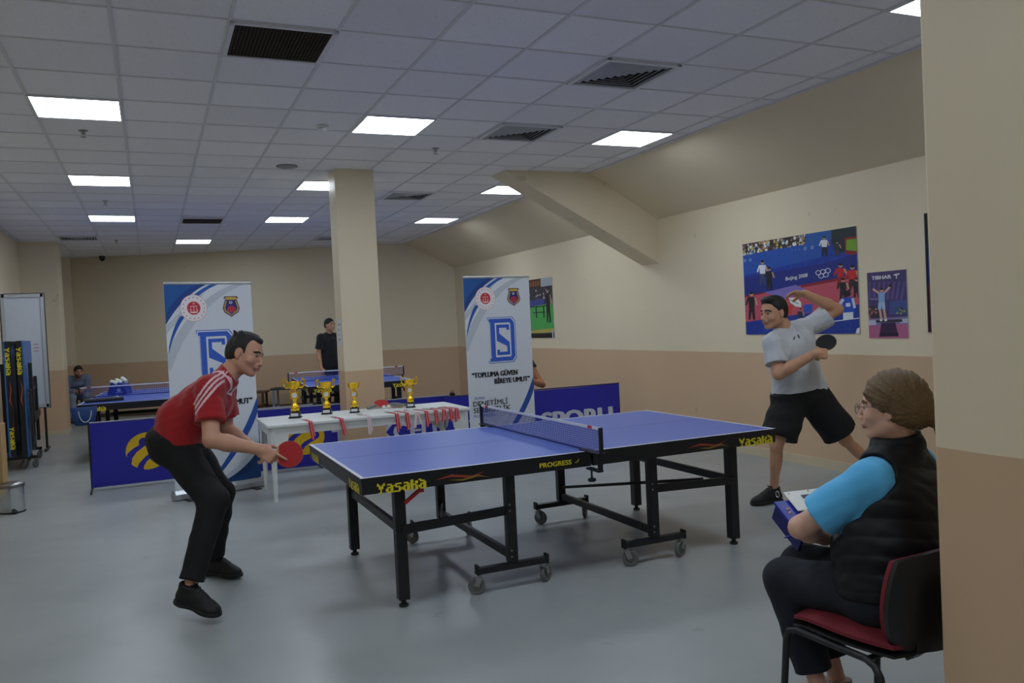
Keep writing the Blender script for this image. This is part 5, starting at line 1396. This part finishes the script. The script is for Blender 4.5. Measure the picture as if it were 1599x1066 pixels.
bat(tuple(WC), frame(hx, hy, hn), 'black-faced bat in the hand of the man in the grey t-shirt', BLKR, REDR)

# ---------------------------------------------------------------- seated woman
WF = cam3(-.62, .78, 0); WS = cam3(.78, .62, 0)
def wp(base, s=0, f=0, z=0): return np.array(base)+WS*s+WF*f+np.array((0, 0, z))
_m0 = np.array((1.390, -2.140, .945)); _h0 = np.array((1.325, -2.165, .550))
wo = dict(head=(1.372, -2.145, 1.182), neck=(1.392, -2.150, 1.045), shL=wp(_m0, -.165), shR=wp(_m0, .15), elL=(1.085, -1.995, .768), wrL=(1.262, -1.930, .690), elR=(1.46, -1.83, .72), wrR=(1.345, -1.790, .705),
          waist=wp(_h0, 0, .01, .16), hipL=wp(_h0, -.09), hipR=wp(_h0, .09), kneeL=wp(_h0, -.085, .36, -.02), kneeR=wp(_h0, .085, .40, -.01), ankL=wp(_h0, -.07, .24, -.44), ankR=wp(_h0, .08, .26, -.44))
def wo_hair(H_, hd):
    H_.add(hd.e((0, -.022, .034), (.091, .108, .096)), .01)
    H_.add(hd.e((0, -.055, -.012), (.088, .082, .078)), .03)
    H_.cut(hd.p(0, .072, .040), nrm(hd.f*.9-hd.u*.30), .02)
    for q in (-1, 1):
        H_.add(hd.cone((q*.060, .052, .055), (q*.080, .012, .012), .020, .016), .02)
        H_.sub(hd.e((q*.085, .062, -.052), (.06, .062, .060)), .01); H_.sub(hd.e((q*.096, .012, -.036), (.034, .026, .026)), .008)
    H_.cut(hd.p(0, -.06, -.075), nrm(-hd.u+hd.f*.5), .01)
    H_.add(hd.cone((.0, -.12, -.045), (.0, -.145, -.055), .026, .022), .02); H_.add(hd.cone((0, -.15, -.058), (.005, -.165, -.115), .026, .030), .01); H_.add(hd.cone((.005, -.165, -.115), (.01, -.160, -.150), .030, .012), .01)
    def strands(P):
        L = hd.loc(P); ang = np.arctan2(L[:, 2]+.03, L[:, 1]+.12)*20+L[:, 0]*12
        return (.0016*np.sin(ang*3.1)+.0018*np.sin(ang*1.3+2)+.0010*np.sin(ang*7+1)).astype(F32)
    H_.disp(strands)
spec = dict(id='woman', h=.0045, k=.97, girth=1.02, base=(1.37, -2.08), face=cam3(-.80, .60, -.06), headup=(0, 0, 1), front=cam3(-.62, .78, 0), calf=cam3(.7, -.5, 0), skin=(216, 170, 148), hairc=(104, 80, 46), hairfn=wo_hair, headk=.98, neckr=.052, lips=(200, 140, 124),
    top=dict(name='blue_t_shirt', rgb=(84, 176, 228), sleeve=.74, hem=.02, e=.012, belly=1.15, wr=.004, flare=.020),
    bottom=dict(rgb=(20, 24, 36), e=.020, ankle=.11, wr=.003, waist=.06),
    footL=(cam3(-.8, .5, 0), (0, 0, 1)), footR=(cam3(-.7, .7, 0), (0, 0, 1)), shoec=(170, 150, 146), solec=(200, 196, 190), shoek=.86, lace=False,
    hands=dict(L=dict(d=nrm(cam3(.85, .4, -.02)), n=nrm(cam3(-.3, .5, .7)), t=nrm(cam3(-.3, .8, -.3)), curls=.7, thumb=.6, k=.9),
               R=dict(d=nrm(cam3(-.9, .2, .05)), n=nrm(cam3(0, -.2, .9)), t=nrm(cam3(-.2, -.9, .2)), curls=.8, thumb=.5, k=.9)))
wroot = figure('person', 'seated woman in a black quilted vest and light blue t-shirt beside the foreground column', wo, spec)
fr = spec['_fr']
# quilted vest
def vest():
    J, sp_, side, fwd, mid, pel, org = (fr[k_] for k_ in ('J', 'sp', 'side', 'fwd', 'mid', 'pel', 'org'))
    S = Sdf(); e = .034; g = 1.04; bend = J['waist']; nk = J['neck']
    for sh, hp, q in ((J['shR'], J['hipR'], 1), (J['shL'], J['hipL'], -1)):
        c = lerp(mid, sh, .50)-sp_*.09; w_ = bend+side*q*.06
        S.add(rcone(c, w_, .098*g+e, .108+e), .05); S.add(rcone(w_, hp+sp_*.05, .108+e, .112+e), .05)
        S.add(rcone(nk-sp_*.01, lerp(mid, sh, .72)+sp_*.005, .050+e*.8, .050+e), .03)
    S.add(rcone(mid-sp_*.09, bend, .104+e, .120+e), .04); S.add(rcone(bend, pel+sp_*.04, .12+e, .125+e), .04)
    S.add(rcone(nk-sp_*.02, nk+nrm(J['head']-nk)*.035, .070, .074), .03)
    S.sub(rcone(nk+nrm(J['head']-nk)*.02, nk+nrm(J['head']-nk)*.2, .060, .062), .008)
    S.cut(nk+nrm(J['head']-nk)*.040, nrm(J['head']-nk), .006)
    # arm holes
    for s_ in 'LR':
        q = nrm(J['sh'+s_]-mid); S.sub(rcone(J['sh'+s_]+q*.035+sp_*.02, J['el'+s_], .085, .10), .012)
    S.cut(pel-sp_*.015, -sp_, .012)
    def quilt(P):
        z = (P-pel) @ sp_; ph = z/.060+.25*np.sin(((P-pel) @ side)*7)+.15*((P-pel) @ fwd)/.1
        return (-.005*np.abs(np.sin(np.pi*ph))**.6+.003).astype(F32)
    S.disp(quilt); S.disp(ripple(.0035, 45, 3, sp_)); S.disp(ripple(.0015, 110, 13))
    skin_mesh('quilted_vest', S, [mat('black_vest_nylon', (17, 18, 23), .55, var=.1, spec=.3)], wroot, .005, None, org)
vest()
hd = fr['hd']; org = fr['org']
b = MB(); 
for q in (-1, 1):
    pts = [Vector(hd.p(q*.031+.023*math.cos(a), .108+.0*math.sin(a), -.002+.018*math.sin(a))-org) for a in [2*PI*i/16 for i in range(16)]]
    b.tube(pts, .0013, 6, closed=True)
    b.tube([Vector(hd.p(q*.054, .106, .006)-org), Vector(hd.p(q*.080, .06, .008)-org), Vector(hd.p(q*.084, -.005, .006)-org), Vector(hd.p(q*.082, -.018, -.012)-org)], .0014, 6)
b.tube([Vector(hd.p(-.010, .110, .004)-org), Vector(hd.p(.010, .110, .004)-org)], .0013, 6)
b.build('glasses', mat('thin_glasses', (120, 110, 105), .3, .7), wroot)
# pen
t = thing('pen', 'blue pen in the hand of the seated woman, pointing left past her elbow', 'pen', (1.118, -1.872, .700))
b = MB(); a_ = Vector((0, 0, 0)); d_ = Vector(cam3(.95, .10, .12)).normalized(); b.tube([a_, a_+d_*.012], [.0012, .0038], 8); b.tube([a_+d_*.012, a_+d_*.14], .004, 8); b.build('pen_barrel', mat('blue_pen', (40, 60, 170), .3), t)
b = MB(); b.tube([a_+d_*.135, a_+d_*.150], .0044, 8); b.build('pen_cap', mat('navy_pen_cap', (24, 34, 100), .3), t)
# score board held by the woman
def scoreboard():
    t = thing('flip_scoreboard', 'blue flip scoreboard with a white sheet held by the seated woman', 'scoreboard', (1.325, -1.800, .745))
    U = Vector(cam3(.93, .25, .0)).normalized(); N = Vector(cam3(-.18, -.52, .82)).normalized(); N = (N-U*N.dot(U)).normalized(); V = N.cross(U)*-1
    V = U.cross(N)*-1 if False else N.cross(U)
    M = frame(U, V, N)
    b = MB(); b.box(M @ Vector((0, -.005, -.010)), (.22, .20, .012), M, ch=.004); b.build('board', mat('royal_blue_board', (26, 44, 150), .45), t)
    M2 = frame(U, (V*.85+N*-.5).normalized(), U.cross((V*.85+N*-.5).normalized()))
    b = MB(); b.box(M @ Vector((-.1, -.01, -.045)), (.012, .19, .07), M, ch=.003); b.build('side_panel', mat('navy_board', (16, 24, 96), .5), t)
    b = MB(); b.box(M @ Vector((.035, .075, .004)), (.17, .11, .003), M); b.build('white_sheet', mat('white_card', (240, 238, 232), .6), t)
    p = Print(M @ Vector((-.05, .13, .0055)), U, -V, .17, .11); p.poly([(.06, .028), (.12, .028), (.12, .050), (.06, .050)], (26, 28, 60)); p.disc((.016, .014), .003, (60, 60, 60)); p.build('number_panel', t)
    for x in (-.075, .055): 
        b = MB()
        pts = [M @ Vector((x, .128+.012*math.cos(a), .0+.012*math.sin(a))) for a in [2*PI*i/12 for i in range(12)]]; b.tube(pts, .0018, 6, closed=True); b.build('binder_ring', STEEL, t)
    p = Print(M @ Vector((-.10, -.07, -.0035)), U, -V, .2, .04); p.text('GUBA', .05, .15, .004, .026, (120, 135, 200), .0); p.build('lettering', t)
scoreboard()

# chair of the woman
def chair():
    F = Vector(cam3(-.45, .89, 0)).normalized(); S_ = Vector((F.y, -F.x, 0)); rz = math.atan2(F.y, F.x)
    t = thing('office_chair', 'black visitor chair with dark red upholstery under the seated woman', 'chair', (1.309, -2.130, 0), rz)
    RED = mat('burgundy_fabric', (112, 20, 34), .75, bump=.15, bscale=200); BP = mat('black_chair_plastic', (20, 20, 22), .38)
    # local: +x front, y sideways
    def pad(w, dpt, th, z, nx=14, ny=14, inflate=.018, sh=0):
        vs = []; fs = []
        for s_ in (1, -1):
            for i in range(nx+1):
                for j in range(ny+1):
                    u, v = 2*i/nx-1, 2*j/ny-1
                    q = max(abs(u), abs(v)); r_ = math.hypot(u, v)+1e-9; kx = q/r_; kk = .55+.45*kx*1.0 if r_ > 0 else 1
                    x, y = u*(1-.10*v*v), v*(1-.13*u*u)
                    zz = z+s_*(th/2+inflate*(1-abs(u)**4)*(1-abs(v)**4)*(1 if s_ > 0 else .2))*(1-max(abs(u), abs(v))**14*.6)
                    zz -= .022*max(0, u)**3
                    vs.append((x*dpt/2+sh, y*w/2, zz))
        n = (nx+1)*(ny+1)
        for s_ in (0, 1):
            for i in range(nx):
                for j in range(ny):
                    a = s_*n+i*(ny+1)+j; f = (a, a+ny+1, a+ny+2, a+1); fs.append(f if s_ == 0 else f[::-1])
        edge = [i*(ny+1) for i in range(nx+1)]+[nx*(ny+1)+j for j in range(1, ny+1)]+[i*(ny+1)+ny for i in range(nx-1, -1, -1)]+[j for j in range(ny-1, 0, -1)]
        for a, b_ in zip(edge, edge[1:]+edge[:1]): fs.append((a, b_, n+b_, n+a))
        return vs, fs
    b = MB(); b.add(*pad(.47, .46, .030, .455), smooth=True); b.build('seat', RED, t)
    b = MB(); b.add(*pad(.475, .465, .020, .427, inflate=.006), smooth=True); b.build('seat_shell', BP, t)
    # backrest: curved shell
    def back(x0, w, z0, z1, th, bow):
        vs = []; fs = []; nx, nz = 14, 12
        for s_ in (0, 1):
            for i in range(nx+1):
                for j in range(nz+1):
                    u, v = 2*i/nx-1, 2*j/nz-1
                    y = u*(1-.16*v*v)*w/2; z = (z0+z1)/2+v*(1-.14*u*u)*(z1-z0)/2; x = x0+bow*u*u-(.10*(z-z0))-s_*th*(1-.5*max(abs(u), abs(v))**6)
                    vs.append((x, y, z))
        n = (nx+1)*(nz+1)
        for s_ in (0, 1):
            for i in range(nx):
                for j in range(nz):
                    a = s_*n+i*(nz+1)+j; f = (a, a+nz+1, a+nz+2, a+1); fs.append(f if s_ else f[::-1])
        edge = [i*(nz+1) for i in range(nx+1)]+[nx*(nz+1)+j for j in range(1, nz+1)]+[i*(nz+1)+nz for i in range(nx-1, -1, -1)]+[j for j in range(nz-1, 0, -1)]
        for a, b_ in zip(edge, edge[1:]+edge[:1]): fs.append((a, b_, n+b_, n+a))
        return vs, fs
    b = MB(); b.add(*back(-.200, .43, .430, .745, .030, .045), smooth=True); b.build('backrest', RED, t)
    b = MB(); b.add(*back(-.224, .45, .420, .755, .030, .045), smooth=True); sh = b.build('backrest_shell', BP, t)
    b = MB(); b.add(*back(-.256, .30, .48, .70, .006, .03), smooth=True); b.build('raised_panel', BP, sh)
    for y in (-.10, .10): b = MB(); b.bar((-.19, y, .40), (-.235, y, .44), .06, .012, up=(1, 0, 0), ch=.003); b.bar((-.235, y, .43), (-.238, y, .60), .06, .010, up=(1, 0, 0), ch=.003); b.build('back_bracket', BP, t)
    for y in (-.235, .235):
        b = MB(); b.tube([(.24, y*1.05, .012), (.215, y, .36), (.20, y, .392), (.17, y*.98, .402), (-.12, y*.98, .402), (-.16, y, .39), (-.18, y, .36), (-.235, y*1.05, .012)], .0125, 10); fr_ = b.build('leg_frame', BLK, t)
        b = MB(); b.lathe([(.016, 0), (.017, .02), (.014, .022)], (.24, y*1.05, 0), 12); b.lathe([(.016, 0), (.017, .02), (.014, .022)], (-.235, y*1.05, 0), 12); b.build('rubber_foot', RUB, fr_)
    for x in (.12, -.12): b = MB(); b.tube([(x, -.23, .398), (x, .23, .398)], .010, 8); b.build('cross_tube', BLK, t)
chair()

# ---------------------------------------------------------------- background people
def stand(base, fdir, hgt=1.75):
    f = nrm(fdir); s = np.cross(f, (0, 0, 1.)); b_ = np.array([base[0], base[1], 0.]); z = np.array([0, 0, 1.]); q = hgt/1.75
    P = lambda a, b2, c: b_+s*a*q+f*b2*q+z*c*q
    return dict(head=P(0, .03, 1.635), neck=P(0, -.01, 1.48), shR=P(.185, -.01, 1.41), shL=P(-.185, -.01, 1.41), elR=P(.245, -.03, 1.11), elL=P(-.245, -.03, 1.11), wrR=P(.25, .05, .86), wrL=P(-.25, .05, .86),
                waist=P(0, 0, 1.10), hipR=P(.09, 0, .93), hipL=P(-.09, 0, .93), kneeR=P(.11, .02, .50), kneeL=P(-.11, .02, .50), ankR=P(.12, -.02, .09), ankL=P(-.12, -.02, .09))
st = stand((2.04, 10.95), cam3(.75, -.6, 0), 1.77)
figure('person', 'man in a black t-shirt standing far back, half hidden behind the middle column', st, dict(id='man_black', h=.011, base=(2.04, 10.95), face=cam3(.80, -.55, 0), headup=(0, 0, 1), skin=(196, 146, 118), hairc=(24, 20, 20),
    top=dict(rgb=(16, 17, 22), sleeve=.7, hem=.04), bottom=dict(rgb=(20, 22, 30), ankle=.02), footR=(cam3(.7, -.7, 0), (0, 0, 1)), footL=(cam3(.7, -.7, 0), (0, 0, 1)), lace=False))
def sit(base, fdir, lean=.25, seat=.45, elb=None):
    f = nrm(fdir); s = np.cross(f, (0, 0, 1.)); b_ = np.array([base[0], base[1], 0.]); z = np.array([0, 0, 1.])
    P = lambda a, b2, c: b_+s*a+f*b2+z*c
    return dict(head=P(0, lean*1.35, seat+.72-lean*.55), neck=P(0, lean*1.05, seat+.56-lean*.4), shR=P(.18, lean*.95, seat+.50-lean*.3), shL=P(-.18, lean*.95, seat+.50-lean*.3), elR=P(.20, .30, seat+.16), elL=P(-.20, .30, seat+.16), wrR=P(.06, .46, seat+.16), wrL=P(-.06, .46, seat+.18),
                waist=P(0, .04, seat+.25), hipR=P(.09, 0, seat+.09), hipL=P(-.09, 0, seat+.09), kneeR=P(.13, .42, seat+.06), kneeL=P(-.13, .42, seat+.06), ankR=P(.13, .42, .09), ankL=P(-.13, .42, .09))
ss = sit((-2.44, 14.12), (.35, -.90, 0), .34)
figure('person', 'man in grey sitting at the far left beyond the left column', ss, dict(id='man_grey', h=.010, girth=.86, armk=.9, base=(-2.43, 14.0), face=(.25, -.95, -.1), headup=(0, 0, 1), skin=(186, 140, 118), beard=(110, 84, 76), hairc=(34, 28, 26),
    top=dict(name='jacket', rgb=(120, 130, 156), sleeve=1.2, hem=.02, e=.022), bottom=dict(rgb=(140, 146, 158), ankle=.02), footR=((.45, -.85, 0), (0, 0, 1)), footL=((.45, -.85, 0), (0, 0, 1)), shoec=(120, 112, 104), lace=False))
t = thing('stool', 'plain low stool under the man in grey at the far left', 'stool', (-2.44, 14.12, 0), math.atan2(-.85, .45))
b = MB(); b.box((0, 0, .435), (.34, .34, .03), ch=.01); b.build('seat', mat('dark_grey_seat', (58, 60, 62), .5), t)
for x in (-.14, .14):
    for y in (-.14, .14): b = MB(); b.box((x, y, .21), (.028, .028, .42)); b.build('leg', BLK, t)
# person at the left edge: knee in view
k1 = sit((-2.62, 3.05), (.95, .30, 0), .1, .44)
for s_, q in (('R', 1), ('L', -1)):
    k1['ank'+s_] = k1['ank'+s_]-np.array((.34, .10, 0)); k1['el'+s_] = k1['sh'+s_]+np.array((-.06, -.03*q, -.28)); k1['wr'+s_] = k1['sh'+s_]+np.array((.08, -.02*q, -.46))
figure('person', 'seated person at the left edge, only a black-trousered knee above the steel bin in view', k1, dict(id='person_edge', h=.010, base=(-2.62, 3.05), face=(.95, .3, 0), headup=(0, 0, 1), skin=(190, 146, 120), hairc=(30, 26, 24),
    top=dict(rgb=(40, 44, 60), sleeve=.7, hem=.02), bottom=dict(rgb=(16, 17, 20), ankle=.02), footR=((.95, .3, 0), (0, 0, 1)), footL=((.95, .3, 0), (0, 0, 1)), lace=False))
t = thing('stool', 'stool under the seated person at the left edge', 'stool', (-2.62, 3.05, 0), .3)
b = MB(); b.box((-.02, 0, .425), (.34, .34, .03), ch=.01); b.build('seat', mat('dark_grey_seat', (58, 60, 62), .5), t)
for x in (-.14, .14):
    for y in (-.14, .14): b = MB(); b.box((x, y, .205), (.028, .028, .41)); b.build('leg', BLK, t)
# person behind the right banner: only an elbow
eb = stand((3.20, 5.32), cam3(-.5, -.8, 0), 1.62)
eb['elL'] = np.array((3.500, 5.06, .74)); eb['shL'] = np.array((3.36, 5.27, 1.10)); eb['shR'] = np.array((3.04, 5.42, 1.12)); eb['wrL'] = np.array((3.33, 5.02, .80)); eb['neck'] = np.array((3.20, 5.34, 1.26)); eb['head'] = np.array((3.20, 5.32, 1.42)); eb['elR'] = np.array((2.98, 5.35, .90))
figure('person', 'person standing behind the right banner, only a bare elbow in view above the barrier', eb, dict(id='person_behind', h=.011, base=(3.20, 5.32), face=cam3(-.6, -.6, 0), headup=(0, 0, 1), skin=(176, 116, 84), hairc=(30, 26, 24),
    top=dict(rgb=(20, 20, 26), sleeve=.45, hem=.02), bottom=dict(rgb=(26, 28, 40), ankle=.02), footR=((-.1, -.95, 0), (0, 0, 1)), footL=((-.1, -.95, 0), (0, 0, 1)), lace=False))
